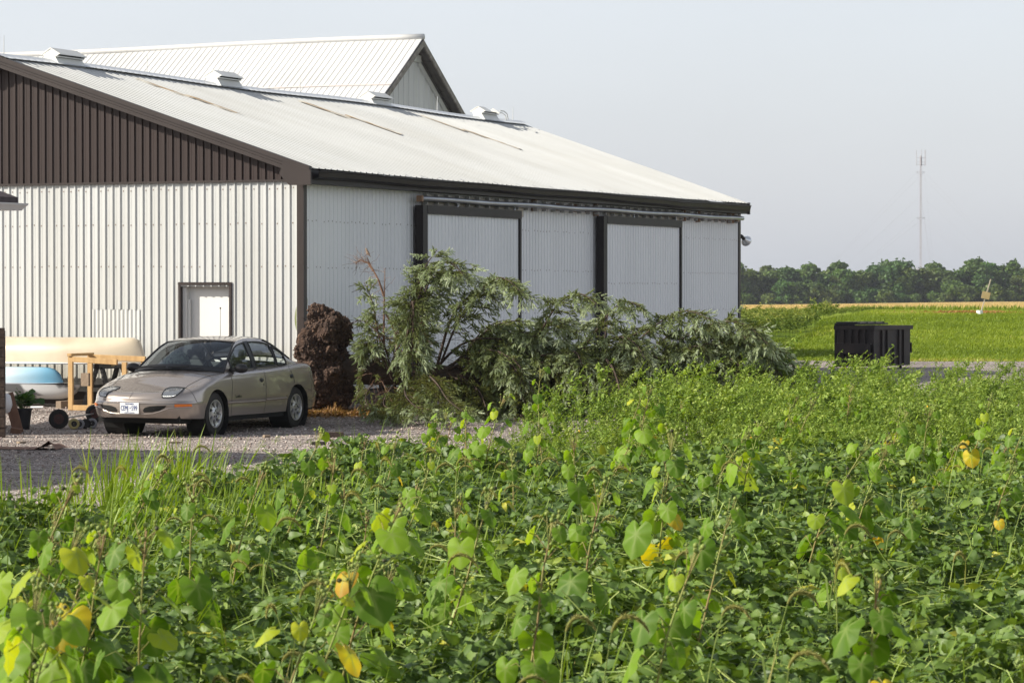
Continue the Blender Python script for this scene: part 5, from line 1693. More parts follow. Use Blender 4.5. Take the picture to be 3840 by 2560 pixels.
for pts, r, dead in PRIM:
    n = len(pts); mb.tube([tuple(p - SO) for p in pts], [max(.004, r * (1 - .9 * i / n)) for i in range(n)], 5)
# secondaries + shoots
SH_P, SH_D, SH_T, SH_S = [], [], [], []
dead_tw = MB()
for pts, r, dead in PRIM:
    seg = np.linalg.norm(np.diff(pts, axis=0), axis=1); cum = np.concatenate([[0], np.cumsum(seg)]); L = cum[-1]
    ns = int(L * 15) + 4
    side = 1
    for k in range(ns):
        s = L * (dead * .55 + (1 - dead * .55) * (k + rs.random()) / ns)
        fr_ = s / L
        i = min(np.searchsorted(cum, s, 'right') - 1, len(pts) - 2); t = (s - cum[i]) / max(seg[i], 1e-6)
        p = pts[i] * (1 - t) + pts[i + 1] * t; d = pts[i + 1] - pts[i]; d /= np.linalg.norm(d) + 1e-9
        sd = np.cross(d, UPv); sd /= np.linalg.norm(sd) + 1e-9
        side = -side
        l2 = (.16 + .42 * (1 - abs(fr_ - .5) * 1.1)) * rs.uniform(.55, 1.1) * min(1, .5 + L * .35)
        d2 = d * rs.uniform(.35, .8) + sd * side * rs.uniform(.45, 1.0) + UPv * rs.uniform(-.55, .25)
        d2 /= np.linalg.norm(d2)
        if p[0] < -2.62: continue
        deadtw = fr_ < (dead if pts[0][0] > -1.9 else max(dead, .5)) and rs.random() < .75
        m = max(3, int(l2 / .05)); pp_ = p.copy(); q_ = [pp_.copy()]
        for j in range(m):
            d2 = d2 + np.array([0, 0, -.10]) + rs.normal(size=3) * .10; d2 /= np.linalg.norm(d2)
            pp_ = pp_ + d2 * l2 / m
            g = gzs(pp_[0], pp_[1]) + .03
            if pp_[2] < g: pp_[2] = g
            q_.append(pp_.copy())
            if not deadtw:
                for w in (-1, 1):
                    if rs.random() < .82:
                        sdd = np.cross(d2, rnd_dir(1, rs)[0]); sdd /= np.linalg.norm(sdd) + 1e-9
                        dd = d2 * .75 + sdd * .6 + np.array([0, 0, -.12]); SH_P.append(pp_.copy()); SH_D.append(dd)
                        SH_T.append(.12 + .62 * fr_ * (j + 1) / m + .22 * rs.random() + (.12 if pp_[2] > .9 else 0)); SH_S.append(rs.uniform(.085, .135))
        tb = dead_tw if deadtw else mb
        tb.tube([tuple(a - SO) for a in q_[::2] + ([q_[-1]] if len(q_) % 2 == 0 else [])], .0045 if not deadtw else .004, 3, cap=False)
        if not deadtw:
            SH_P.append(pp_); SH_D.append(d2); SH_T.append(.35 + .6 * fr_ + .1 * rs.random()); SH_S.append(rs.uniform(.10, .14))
mb.build('branches', bark, spruce)
# bare dead branches at the left
for qs in ([q(1440, 1300, 51.2), q(1440, 1180, 51.1), q(1442, 1085, 51.1), q(1444, 1005, 51.1)],
           [q(1440, 1110, 51.1), q(1420, 1050, 51.0), q(1390, 995, 51.0), q(1376, 962, 51.0)],
           [q(1400, 1015, 51.0), q(1380, 985, 51.0), q(1350, 975, 50.9), q(1332, 990, 50.9)],
           [q(1445, 1170, 51.1), q(1470, 1220, 51.2), q(1500, 1300, 51.3), q(1530, 1370, 51.5)],
           [q(1480, 1380, 51.3), q(1490, 1260, 51.2), q(1450, 1180, 51.0)]):
    P = [np.array(v) for v in qs]
    dead_tw.tube([tuple(v - SO) for v in P], [.022, .016, .011, .005][:len(P)] if len(P) > 3 else [.02, .012, .006], 5)
    for k in range(26):
        i = rs.integers(0, len(P) - 1); t = rs.random(); p = P[i] * (1 - t) + P[i + 1] * t
        d = rnd_dir(1, rs)[0]; d[2] = d[2] * .4 + .1; d[0] -= .35; pts = [p]
        for j in range(3): d = d + rs.normal(size=3) * .25; d /= np.linalg.norm(d); pts.append(pts[-1] + d * rs.uniform(.05, .13))
        dead_tw.tube([tuple(v - SO) for v in pts], [.004, .003, .002, .0015], 3, cap=False)
dead_tw.build('dead_twigs', deadw, spruce)
# needle shoots: bottle-brush of narrow needles round a short twig
def shoot_base(nn=22):
    vs, fs = [], []
    g = np.random.default_rng(5)
    for k in range(nn):
        t = k / nn; a = k * 2.4
        r = np.array([math.cos(a), 0, math.sin(a)])
        b = np.array([0, t * .92, 0]) ; tip = b + r * .23 * (1 - .35 * t) + np.array([0, .17, 0])
        sidev = np.cross(r, [0, 1, 0]) * .045
        i = len(vs); vs += [b - sidev, b + sidev, tip]; fs.append((i, i + 1, i + 2))
    # core spindle
    for a in (0, 1.05, 2.1):
        r = np.array([math.cos(a), 0, math.sin(a)]) * .10
        i = len(vs); vs += [np.zeros(3), r + [0, .45, 0], np.array([0, 1.05, 0]), -r + [0, .45, 0]]; fs += [(i, i + 1, i + 2), (i, i + 2, i + 3)]
    return np.array(vs), np.array(fs)
bv, bf = shoot_base()
SH_P = np.array(SH_P); _kx = 1920 + FPX * SH_P[:, 0] / SH_P[:, 1]; _kk = _kx > 1338 + 12 * np.sin(SH_P[:, 2] * 9)
SH_D = list(np.array(SH_D)[_kk]); SH_T = list(np.array(SH_T)[_kk]); SH_S = list(np.array(SH_S)[_kk]); SH_P = SH_P[_kk]
SH_P = np.array(SH_P) - SO; SH_D = np.array(SH_D); SH_T = np.clip(np.array(SH_T), 0, 1); SH_S = np.array(SH_S)
Ms = basis(SH_D, rnd_dir(len(SH_P), rs)) * SH_S[:, None, None] * np.array([1.0, 1.0, 1.0])
V, F = scatter(bv, bf, Ms, SH_P)
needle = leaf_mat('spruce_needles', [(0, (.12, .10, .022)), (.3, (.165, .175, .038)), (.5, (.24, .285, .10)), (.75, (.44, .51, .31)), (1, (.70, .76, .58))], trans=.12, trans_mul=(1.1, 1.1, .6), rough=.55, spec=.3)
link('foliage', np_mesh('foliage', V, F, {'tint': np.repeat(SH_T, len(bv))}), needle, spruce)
# sparrow on the dead branch
bpnt = px(1379, 957, 51.0)
birdm = M('sparrow_brown', (.16, .10, .065), .8, var=(60, 3, .4, .6), col2=(.30, .22, .16))
mb = MB()
rows = []
for (a, r, z) in ((-.085, .004, -.028), (-.05, .010, -.012), (-.02, .026, 0), (.012, .031, .008), (.035, .024, .022), (.047, .017, .036), (.06, .021, .046), (.072, .012, .046), (.082, .003, .043)):
    rows.append([(a, r * math.cos(2 * PI * k / 10), z + r * math.sin(2 * PI * k / 10)) for k in range(10)])
mb.grid(rows, closed=True)
for s in (-1, 1): mb.tube([(.005, s * .01, -.018), (.008, s * .012, -.05)], .003, 4)
bird = mb.build('sparrow', birdm, smooth=True)
bird.location = bpnt + Vector((0, 0, .035)); bird.rotation_euler = (0, R(-30), R(150))
tag(bird, 'tiny brown sparrow perched on the bare dead branch tip above the root ball', 'bird')

# ================================================================ woods beyond the grain field
rt_ = np.random.default_rng(77)
crown_m = leaf_mat('tree_leaves', [(0, (.040, .075, .024)), (.35, (.068, .120, .032)), (.7, (.105, .175, .040)), (1, (.17, .245, .055))], trans=.35, objrand=.55, rough=.55)
trunk_m = M('grey_trunk', (.14, .12, .10), .9)
def tree_mesh(seed, h=14.0, w=5.2, tall=1.0):
    g = np.random.default_rng(seed)
    lobes = []
    nl = g.integers(22, 30)
    for k in range(nl):
        z = h * g.uniform(.16, .92); rad = w * math.sqrt(max(.06, 1 - ((z / h - .48) / .56) ** 2)) 
        a = g.uniform(0, 2 * PI); rr = rad * g.uniform(.2, .72)
        lobes.append((rr * math.cos(a), rr * math.sin(a), z, w * g.uniform(.22, .40)))
    lobes.append((0, 0, h * .86, w * .3))
    for k in range(6): lobes.append((g.uniform(-.42, .42) * w, g.uniform(-.42, .42) * w, h * g.uniform(.72, .90), w * g.uniform(.16, .26)))
    
    P, N, T = [], [], []
    for (x, y, z, r) in lobes:
        n = int(110 * (r / 2) ** 2) + 45
        d = rnd_dir(n, g); rad = r * g.uniform(.5, 1.0, n) * np.where(g.random(n) < .22, 1.45, 1.0)
        P.append(np.array([x, y, z]) + d * rad[:, None] * np.array([1, 1, .85])); N.append(d)
        T.append(np.clip(g.normal(.45, .17) + g.normal(0, .17, n), 0, 1))
    P = np.concatenate(P); N = np.concatenate(N); T = np.concatenate(T)
    bv = np.array([(-.5, -.45, 0), (.1, -.55, .18), (.5, 0, 0), (.1, .5, .16), (-.45, .4, .05)]); bf = np.array([(0, 1, 2), (0, 2, 3), (0, 3, 4)])
    Ms = basis(rnd_dir(len(P), g), N + rnd_dir(len(P), g) * .7) * g.uniform(.45, 1.05, len(P))[:, None, None]
    # loose leader sprays break the top outline
    V, F = scatter(bv, bf, Ms, P)
    me = np_mesh('crown', V, F, {'tint': np.repeat(T, len(bv))}); me.materials.append(crown_m)
    mb = MB(); mb.tube([(0, 0, -.5), (.1, 0, h * .35), (-.1, .1, h * .7)], [.28, .2, .08], 6)
    for k in range(5):
        a = g.uniform(0, 6.28); mb.tube([(0, 0, h * (.25 + .1 * k)), (math.cos(a) * w * .3, math.sin(a) * w * .3, h * (.4 + .09 * k))], [.12, .04], 4)
    mt = mb.mesh('trunk'); mt.materials.append(trunk_m)
    return me, mt
KIND = [('broad dark green tree standing in the woods beyond the grain field', 14, 5.4), ('rounded mid green tree crowded into the woods behind the grain', 13, 4.8), ('tall narrow tree whose tip stands above the woods skyline', 16.5, 3.6), ('yellow green tree with loose crown in the far woods', 14.5, 4.6), ('low bushy tree at the near edge of the woods along the grain', 7.0, 4.2), ('brownish olive tree among darker crowns of the far woods', 12.5, 5.0)]
protos = []
for i, (lb, h, w) in enumerate(KIND):
    for s in range(2):
        me, mt = tree_mesh(100 + i * 7 + s * 31, h, w)
        protos.append((i, me, mt, h))
first = {}
def put_tree(pi, x, y, s, rz, sz=1.0):
    i, me, mt, h = protos[pi]
    z = gzs(x, y)
    t = thing('woodland_tree', KIND[i][0], 'tree', (x, y, z - .3), rz, 'trees of the far woods')
    t.scale = (s, s, s * sz * .84)
    c = bpy.data.objects.new('crown', me); COL.objects.link(c); c.parent = t
    k = bpy.data.objects.new('trunk', mt); COL.objects.link(k); k.parent = t
rowsY = [(868, 3.9, True), (876, 3.9, False), (890, 4.2, False), (908, 4.6, False)]
for Y, spc, front in rowsY:
    x = 54.0
    while x < 186:
        if front:
            k = int(rt_.choice([8, 9, 8, 9, 10, 1, 2])); s = rt_.uniform(.6, 1.15)
        else:
            k = int(rt_.choice([0, 1, 2, 3, 0, 1, 2, 3, 6, 7, 4, 10])); s = rt_.uniform(.82, 1.1)
        if k in (4, 5): s *= .9
        put_tree(k, x + rt_.uniform(-1.6, 1.6), Y + rt_.uniform(-4, 4), s, rt_.uniform(0, 6.28), rt_.uniform(.9, 1.08))
        x += spc * rt_.uniform(.75, 1.25)
# the two that stand above the skyline
put_tree(4, (3655 - 1920) / FPX * 900, 900, 1.08, 1.0); put_tree(5, (2880 - 1920) / FPX * 905, 905, .98, 2.0)
# ================================================================ field plants
rp = np.random.default_rng(2024)
def stuff(name, V, F, A, mats):
    o = link(name, np_mesh(name, V, F, A), mats); return tag(o, kind='stuff')
def frustum(n, y0, y1, pad=.7, k=.183):
    """random points in the camera's wedge between depths y0, y1 (uniform per area)."""
    Y = np.sqrt(rp.uniform(y0 * y0, y1 * y1, n)); X = rp.uniform(-1, 1, n) * (k * Y + pad); return X, Y

def leaflet(rows, fold=.28, curl=.22, wav=.05):
    vs, ve, fs = [(0, 0, 0)], [.3], []
    for k, (y, w) in enumerate(rows):
        zc = -curl * y * y
        vs += [(-w, y - .03, zc + fold * w + wav * math.sin(k * 2.4)), (0, y, zc), (w, y - .03, zc + fold * w + wav * math.cos(k * 2.9))]; ve += [0, .30, 0]
    n = len(rows)
    vs.append((0, 1, -curl)); ve.append(0)
    fs += [(0, 2, 1), (0, 3, 2)]
    for k in range(n - 1):
        a = 1 + 3 * k; b = a + 3
        fs += [(a, a + 1, b + 1), (a, b + 1, b), (a + 1, a + 2, b + 2), (a + 1, b + 2, b + 1)]
    a = 1 + 3 * (n - 1); t = len(vs) - 1
    fs += [(a, a + 1, t), (a + 1, a + 2, t)]
    return np.array(vs), np.array(fs), np.array(ve)
SOY_A = leaflet([(.12, .17), (.32, .27), (.58, .24), (.82, .11)])
SOY_B = leaflet([(.15, .18), (.45, .25), (.78, .14)], fold=.25, curl=.55, wav=.10)
SOY_C = leaflet([(.25, .30), (.68, .25)], fold=.2, curl=.3)
soy_mat = leaf_mat('soybean_leaf', [(0, (.040, .084, .014)), (.35, (.082, .152, .022)), (.7, (.150, .235, .030)), (.9, (.27, .345, .038)), (1, (.44, .42, .035))], trans=.28, rough=.5, spec=.38, veins=(.20, .27, .10))
stem_mat = M('pale_green_stem', (.19, .28, .05), .6, var=(3, 3, .3, .7), col2=(.28, .33, .075))

def soy_edge(X):
    return np.minimum(field_edge(X) - .2, np.interp(X, [-3, -1, .5, 3, 8], [40, 33.5, 34, 35, 36.5]))
def canopy(X, Y):
    return gz(X, Y) + .66 + .12 * vnoise(X, Y, 1.1, 4) + .11 * vnoise(X, Y, 2.6, 5) - .30 * sstep(2.0, 0, soy_edge(X) - Y)
parts = []; stems = []
for (y0, y1, dens, bases) in ((8.6, 15.5, 290, (SOY_A, SOY_B)), (15.5, 23, 275, (SOY_A, SOY_B)), (23, 38, 220, (SOY_C, SOY_B))):
    area = .183 * (y1 * y1 - y0 * y0) + 1.4 * (y1 - y0)
    X, Y = frustum(int(area * dens), y0, y1)
    ok = Y < soy_edge(X) - rp.random(len(X)) ** 2 * .8
    X, Y = X[ok], Y[ok]; n = len(X)
    dep = rp.exponential(.15, n); dep = np.minimum(dep, .55)
    Z = canopy(X, Y) + .13 * vnoise(X, Y, 5.5, 55) - dep + rp.normal(0, .025, n)
    az = rp.uniform(0, 2 * PI, n)
    # wind from the left bends everything to the right
    base_d = np.stack([np.cos(az) + .45, np.sin(az), rp.normal(-.10, .36, n)], 1)
    base_n = np.stack([rp.normal(-.30, .55, n), rp.normal(-.15, .55, n), np.ones(n)], 1)
    size = rp.uniform(.068, .122, n) * (1 - .25 * sstep(.1, .5, dep))
    tint0 = np.clip(rp.normal(.38, .18, n) + .22 * vnoise(X, Y, .35, 9), 0, .88)
    tint0 = np.where(rp.random(n) < .008, 1.0, tint0)
    for j, ang in enumerate((-1.25, 0, 1.25)):
        c, s = math.cos(ang), math.sin(ang)
        d = np.stack([base_d[:, 0] * c - base_d[:, 1] * s, base_d[:, 0] * s + base_d[:, 1] * c, base_d[:, 2] + rp.normal(0, .22, n)], 1)
        nn = base_n + rp.normal(0, .30, (n, 3))
        P = np.stack([X, Y, Z], 1) + d / np.linalg.norm(d, axis=1, keepdims=True) * .018
        which = rp.random(n) < .62
        for sel, (bv, bf, bve) in ((which, bases[0]), (~which, bases[1])):
            m = sel.sum()
            Ms = basis(d[sel], nn[sel]) * (size[sel] * rp.uniform(.85, 1.12, m))[:, None, None]
            V, F = scatter(bv, bf, Ms, P[sel])
            parts.append((V, F, {'tint': np.repeat(np.clip(tint0[sel] + rp.normal(0, .06, m), 0, 1), len(bv)), 'vein': np.tile(bve, m)}))
    # leaf stalks
    m = int(n * .9); i = rp.integers(0, n, m)
    L = rp.uniform(.10, .26, m); dd = -base_d[i] * .8 + np.stack([rp.normal(-.3, .3, m), rp.normal(0, .3, m), -rp.uniform(-.25, .8, m)], 1)
    dd /= np.linalg.norm(dd, axis=1, keepdims=True)
    ss = np.linspace(0, 1, 5); sb_v = np.array([(sx, t, .34 * t * (1 - t)) for t in ss for sx in (-.5, .5)]); sb_f = np.array([q for k_ in range(4) for q in ((2*k_, 2*k_+1, 2*k_+3), (2*k_, 2*k_+3, 2*k_+2))])
    Ms = basis(dd, rnd_dir(m, rp)); Ms[:, :, 0] *= .0050; Ms[:, :, 1] *= L[:, None]; Ms[:, :, 2] *= L[:, None]
    V, F = scatter(sb_v, sb_f, Ms, np.stack([X[i], Y[i], Z[i]], 1)); stems.append((V, F, {}))
V, F, A = join(parts); stuff('soybean_crop', V, F, A, soy_mat)
V, F, A = join(stems); stuff('soybean_stalks', V, F, A, stem_mat)

# ---------------------------------------------------------------- weeds (goosefoot, ragweed) as whole plants
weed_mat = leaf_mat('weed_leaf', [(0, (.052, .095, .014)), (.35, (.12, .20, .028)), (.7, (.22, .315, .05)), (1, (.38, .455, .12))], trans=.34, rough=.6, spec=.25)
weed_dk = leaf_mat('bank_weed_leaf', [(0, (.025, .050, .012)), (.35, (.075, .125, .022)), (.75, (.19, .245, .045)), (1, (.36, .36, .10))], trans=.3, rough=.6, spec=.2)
def weed_plant(seed, nl=95, lean=.18, brn=9, lsz=1.0):
    g = np.random.default_rng(seed)
    P, D, S, T = [], [], [], []
    sv = []
    def axis(p0, d0, L, k, bend):
        p = np.array(p0, float); d = np.array(d0, float); out = [p.copy()]
        for i in range(k):
            d = d + np.array([bend, 0, 0]) * (i / k) ** 2 + g.normal(size=3) * .06; d /= np.linalg.norm(d); p = p + d * L / k; out.append(p.copy())
        return np.array(out)
    main = axis((0, 0, 0), (lean * .3, g.normal() * .08, 1), 1.0, 10, .55)
    axes = [(main, .35)]
    for b in range(brn):
        i = g.integers(2, 8); a = g.uniform(0, 2 * PI); l = .36 * (1 - i / 11) * g.uniform(.7, 1.2) + .08
        axes.append((axis(main[i], (math.cos(a) * .8 + .2, math.sin(a) * .8, .9), l, 5, .4), .1))
    tot = sum(len(a) for a, _ in axes)
    for a, f0 in axes:
        n = int(nl * len(a) / tot * (1.25 if f0 < .2 else 1))
        for k in range(n):
            t = f0 + (1 - f0) * g.random() ** .8; x = t * (len(a) - 1); i = min(int(x), len(a) - 2); p = a[i] + (a[i + 1] - a[i]) * (x - i)
            ang = g.uniform(0, 2 * PI); d = np.array([math.cos(ang) + .25, math.sin(ang), g.normal(.0, .45)])
            top_ = t > .75
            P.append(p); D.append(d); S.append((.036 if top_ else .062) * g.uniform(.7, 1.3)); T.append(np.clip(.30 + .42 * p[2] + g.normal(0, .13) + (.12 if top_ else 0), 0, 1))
    P, D, S, T = map(np.array, (P, D, S, T))
    bv = np.array([(0, 0, 0), (-.24, .42, .06), (.24, .42, .06), (0, 1, -.12), (0, .45, 0)]); bf = np.array([(0, 4, 1), (0, 2, 4), (1, 4, 3), (4, 2, 3)])
    Ms = basis(D, np.stack([g.normal(-.3, .5, len(P)), g.normal(-.2, .5, len(P)), np.ones(len(P))], 1)) * S[:, None, None] * lsz
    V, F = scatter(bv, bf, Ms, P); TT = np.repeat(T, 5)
    for a, f0 in axes:
        r = .006 if f0 > .2 else .003
        for i in range(0, len(a) - 1):
            s = np.array([r, 0, 0]); s2 = np.array([0, r, 0])
            for q in (s, s2):
                k = len(V); V = np.concatenate([V, [a[i] - q, a[i] + q, a[i + 1] + q * .7, a[i + 1] - q * .7]]); F = np.concatenate([F, [(k, k + 1, k + 2), (k, k + 2, k + 3)]]); TT = np.concatenate([TT, [.62, .62, .7, .7]])
    return V, F, TT
WEEDS = [weed_plant(300 + k, 150 if k % 2 else 115, .2, 8 + k % 4) for k in range(8)]
def plant_patch(name, X, Y, Hh, mat, variants=WEEDS, spread=1.0, z=None):
    n = len(X); k = rp.integers(0, len(variants), n); out = []
    for v in range(len(variants)):
        s = k == v
        if not s.any(): continue
        m = s.sum(); bv, bf, bt = variants[v]
        a = rp.normal(0, .9, m); c, sn = np.cos(a), np.sin(a); Ms = np.zeros((m, 3, 3))
        w = Hh[s] * spread * rp.uniform(.8, 1.15, m)
        Ms[:, 0, 0] = c * w; Ms[:, 0, 1] = -sn * w; Ms[:, 1, 0] = sn * w; Ms[:, 1, 1] = c * w; Ms[:, 2, 2] = Hh[s]
        V, F = scatter(bv, bf, Ms, np.stack([X[s], Y[s], (gz(X[s], Y[s]) if z is None else z[s]) - .02], 1))
        out.append((V, F, {'tint': np.clip(np.tile(bt, m) + np.repeat(rp.normal(0, .08, m), len(bv)), 0, 1)}))
    V, F, A = join(out); return stuff(name, V, F, A, mat)
X, Y = frustum(7200, 31, 66, 1.0)
a_ = X / Y; e = field_edge(X)
ok = (Y < e - .1) & (Y > soy_edge(X) - 1.5 - 1.5 * rp.random(len(X))) & (a_ > -.055 - .01 * rp.random(len(X)))
ok &= ~((vnoise(X, Y, .5, 31) > .55) & (a_ < .02))
X, Y = X[ok], Y[ok]; a_ = X / Y
h = np.interp(a_, [-.06, -.02, .01, .035, .06, .085, .11, .14, .18], [.45, .75, 1.08, 1.30, 1.36, 1.34, 1.28, 1.18, 1.08]) * rp.uniform(.62, 1.08, len(X)) * (1 + .12 * vnoise(X, Y, .4, 12))
h *= np.where(rp.random(len(X)) < .06, 1.22, 1.0) * (.75 + .25 * sstep(34, 40, Y))
keep = rp.random(len(X)) < np.interp(Y, [31, 40, 66], [1, .9, .75])
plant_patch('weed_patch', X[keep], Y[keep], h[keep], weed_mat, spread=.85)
# low weeds and sprouts creeping over the gravel edge at the left and centre
n = 900
X = rp.uniform(-7.5, 1.5, n); e = field_edge(X); Y = e + rp.normal(-.2, .75, n)
ok = np.abs(X) < .2 * Y; X, Y = X[ok], Y[ok]
plant_patch('edge_weeds', X, Y, rp.uniform(.14, .42, len(X)), weed_mat, spread=1.2)
X = np.concatenate([rp.uniform(-4.3, -1.0, 46), rp.uniform(-6.5, -2.5, 40)]); Y = np.concatenate([rp.uniform(36.5, 44, 46), rp.uniform(44, 47, 40)])
plant_patch('gravel_sprouts', X, Y, np.concatenate([rp.uniform(.05, .20, 46), rp.uniform(.03, .06, 40)]), weed_mat, spread=1.6)
# weed bank beyond the lawn
def bank_edge(X): return 90 + (X - 7.0) * 4.6 + 2.0 * np.sin(X * 1.7)
n = 5200
Y = rp.uniform(88, 152, n); X = rp.uniform(4.5, 22, n)
ok = (Y > bank_edge(X)) & (X > 4.2 + (Y - 78) * .0) & (X < .128 * Y + .8 * rp.normal(size=n)); X, Y = X[ok], Y[ok]
hh = np.clip(2.23 - .0070 * Y - gz(X, Y) + .16 * vnoise(X * 2, Y * .5, .5, 14), .18, 1.25) * rp.uniform(.7, 1.05, len(X))
hh = np.where(rp.random(len(X)) < .03, hh * 1.35, hh)
hh = np.where((np.abs(X / Y - .104) < .004) & (Y < 122), hh * 1.55, hh) + .12
WEEDS_B = [weed_plant(700 + k, 70, .15, 8, 2.0) for k in range(5)]
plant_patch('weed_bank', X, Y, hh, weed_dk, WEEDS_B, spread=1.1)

# ---------------------------------------------------------------- grass blades: generic
def blades(X, Y, Z, H, W, lean, tint, segs=3, droop=.5, winx=.35):
    n = len(X); az = rp.uniform(0, 2 * PI, n)
    dx, dy = np.cos(az) * lean + winx * lean, np.sin(az) * lean
    side = np.stack([-np.sin(az), np.cos(az), np.zeros(n)], 1)
    V = np.zeros((n, 2 * segs + 1, 3))
    for k in range(segs):
        t = k / segs; off = t + droop * t * t
        c = np.stack([X + dx * H * off, Y + dy * H * off, Z + H * (t - .45 * droop * t * t * np.minimum(lean * 2, 1.5))], 1)
        w = (W * (1 - .75 * t ** 2))[:, None] * .5
        V[:, 2 * k] = c - side * w; V[:, 2 * k + 1] = c + side * w
    off = 1 + droop
    V[:, -1] = np.stack([X + dx * H * off, Y + dy * H * off, Z + H * (1 - .45 * droop * np.minimum(lean * 2, 1.5))], 1)
    f = []
    for k in range(segs - 1): a = 2 * k; f += [(a, a + 1, a + 3), (a, a + 3, a + 2)]
    a = 2 * (segs - 1); f.append((a, a + 1, a + 2))
    f = np.array(f); F = f[None] + (np.arange(n) * (2 * segs + 1))[:, None, None]
    return V.reshape(-1, 3), F.reshape(-1, 3), {'tint': np.repeat(tint, 2 * segs + 1)}
grass_mat = leaf_mat('foxtail_grass_blade', [(0, (.11, .18, .014)), (.5, (.19, .29, .024)), (.85, (.29, .38, .04)), (1, (.42, .38, .14))], trans=.4, rough=.45, spec=.35)
lawn_b = leaf_mat('lawn_blade', [(0, (.12, .18, .010)), (.5, (.20, .27, .018)), (.85, (.29, .35, .03)), (1, (.40, .35, .12))], trans=.3, rough=.55)
grain_b = leaf_mat('grain_blade', [(0, (.42, .30, .10)), (.5, (.56, .41, .16)), (1, (.68, .53, .25))], trans=.2, rough=.7)
# clumps of foxtail grass: dense at the left edge, scattered in the crop
cx, cy = [], []
for (x, y, Yd, k) in ((560, 1850, 27.0, 6), (640, 1880, 26.5, 7), (700, 1840, 27, 5), (830, 1900, 25.5, 5), (340, 1900, 25.5, 5), (480, 1960, 24.5, 8), (900, 1950, 24.5, 8), (1030, 1900, 26, 6), (200, 1990, 23.5, 4), (90, 2030, 23, 5), (400, 2060, 21.5, 9), (760, 2010, 22.5, 8), (620, 2010, 22.5, 9), (1150, 1880, 25.5, 5)):
    p = px(x, y, Yd)
    for _ in range(k): cx.append(p.x + rp.normal(0, .16)); cy.append(p.y + rp.normal(0, .3))
Xs, Ys = frustum(480, 9.5, 33, .4); Xs, Ys = Xs[Ys < soy_edge(Xs) - .4], Ys[Ys < soy_edge(Xs) - .4]
prob = np.where(Xs < .3, .95, .42); s = rp.random(len(Xs)) < prob
cx = np.concatenate([cx, Xs[s]]); cy = np.concatenate([cy, Ys[s]])
nb_ = 13; n = len(cx) * nb_
X = np.repeat(cx, nb_) + rp.normal(0, .045, n); Y = np.repeat(cy, nb_) + rp.normal(0, .045, n)
big = np.repeat((np.arange(len(cx)) < len(cx) - s.sum()), nb_)
Hh = np.where(big, rp.uniform(.6, 1.12, n), rp.uniform(.68, 1.06, n))
V, F, A = blades(X, Y, gz(X, Y), Hh, np.where(big, rp.uniform(.016, .030, n), rp.uniform(.010, .018, n)), np.where(big, rp.uniform(.05, .4, n), rp.uniform(.10, .6, n)), np.clip(rp.normal(.5, .2, n), 0, 1), 5, .55)
stuff('foxtail_grass', V, F, A, grass_mat)
# lawn blades, denser tufts
n = 170000
Y = np.sqrt(rp.uniform(83 ** 2, 141 ** 2, n)); X = rp.uniform(.055, .19, n) * Y
ok = (Y > 83.6 + .8 * np.sin(X * .35)) & ((Y < bank_edge(X) + .5) | (X > .13 * Y)); X, Y = X[ok], Y[ok]
Hh = rp.uniform(.05, .12, len(X)) * (1 + .9 * np.maximum(0, vnoise(X, Y, .8, 22)) ** 2)
V, F, A = blades(X, Y, gz(X, Y) - .01, Hh, rp.uniform(.014, .03, len(X)), rp.uniform(.2, .8, len(X)), np.clip(rp.normal(.45, .16, len(X)) + .34 * vnoise(X, Y * .5, .25, 23) + .2 * vnoise(X, Y * .6, .9, 27) + .55 * sstep(85.5, 83.4, Y), 0, 1), 2)
stuff('lawn_grass', V, F, A, lawn_b)
# rank green growth at the crest behind the lawn, and dry mown stalks near the sign
n = 9000
Y = rp.uniform(141, 154, n); X = rp.uniform(.112, .2, n) * Y
V, F, A = blades(X, Y, gz(X, Y), rp.uniform(.22, .5, n), rp.uniform(.03, .06, n), rp.uniform(.1, .5, n), np.clip(rp.normal(.25, .2, n), 0, 1), 3)
stuff('field_margin', V, F, A, lawn_b)
n = 1500
c = px(3630, 1172, 121); X = c.x + rp.normal(0, .9, n); Y = 121 + rp.normal(0, 1.0, n)
dry_b = leaf_mat('dry_stalk', [(0, (.20, .075, .025)), (.5, (.38, .17, .06)), (1, (.52, .30, .12))], trans=.2, rough=.8)
V, F, A = blades(X, Y, gz(X, Y), rp.uniform(.05, .2, n), rp.uniform(.02, .05, n), rp.uniform(.3, 1.2, n), rp.random(n), 2)
stuff('dry_cuttings', V, F, A, dry_b)
n = 42000
Y = np.sqrt(rp.uniform(160 ** 2, 420 ** 2, n)); X = rp.uniform(.06, .19, n) * Y
V, F, A = blades(X, Y, gz(X, Y) + .8 * sstep(160, 164, Y) - .35, rp.uniform(.3, .5, n), rp.uniform(.04, .10, n), rp.uniform(.05, .4, n), np.clip(rp.normal(.5, .22, n), 0, 1), 2)
stuff('grain_stalks', V, F, A, grain_b)
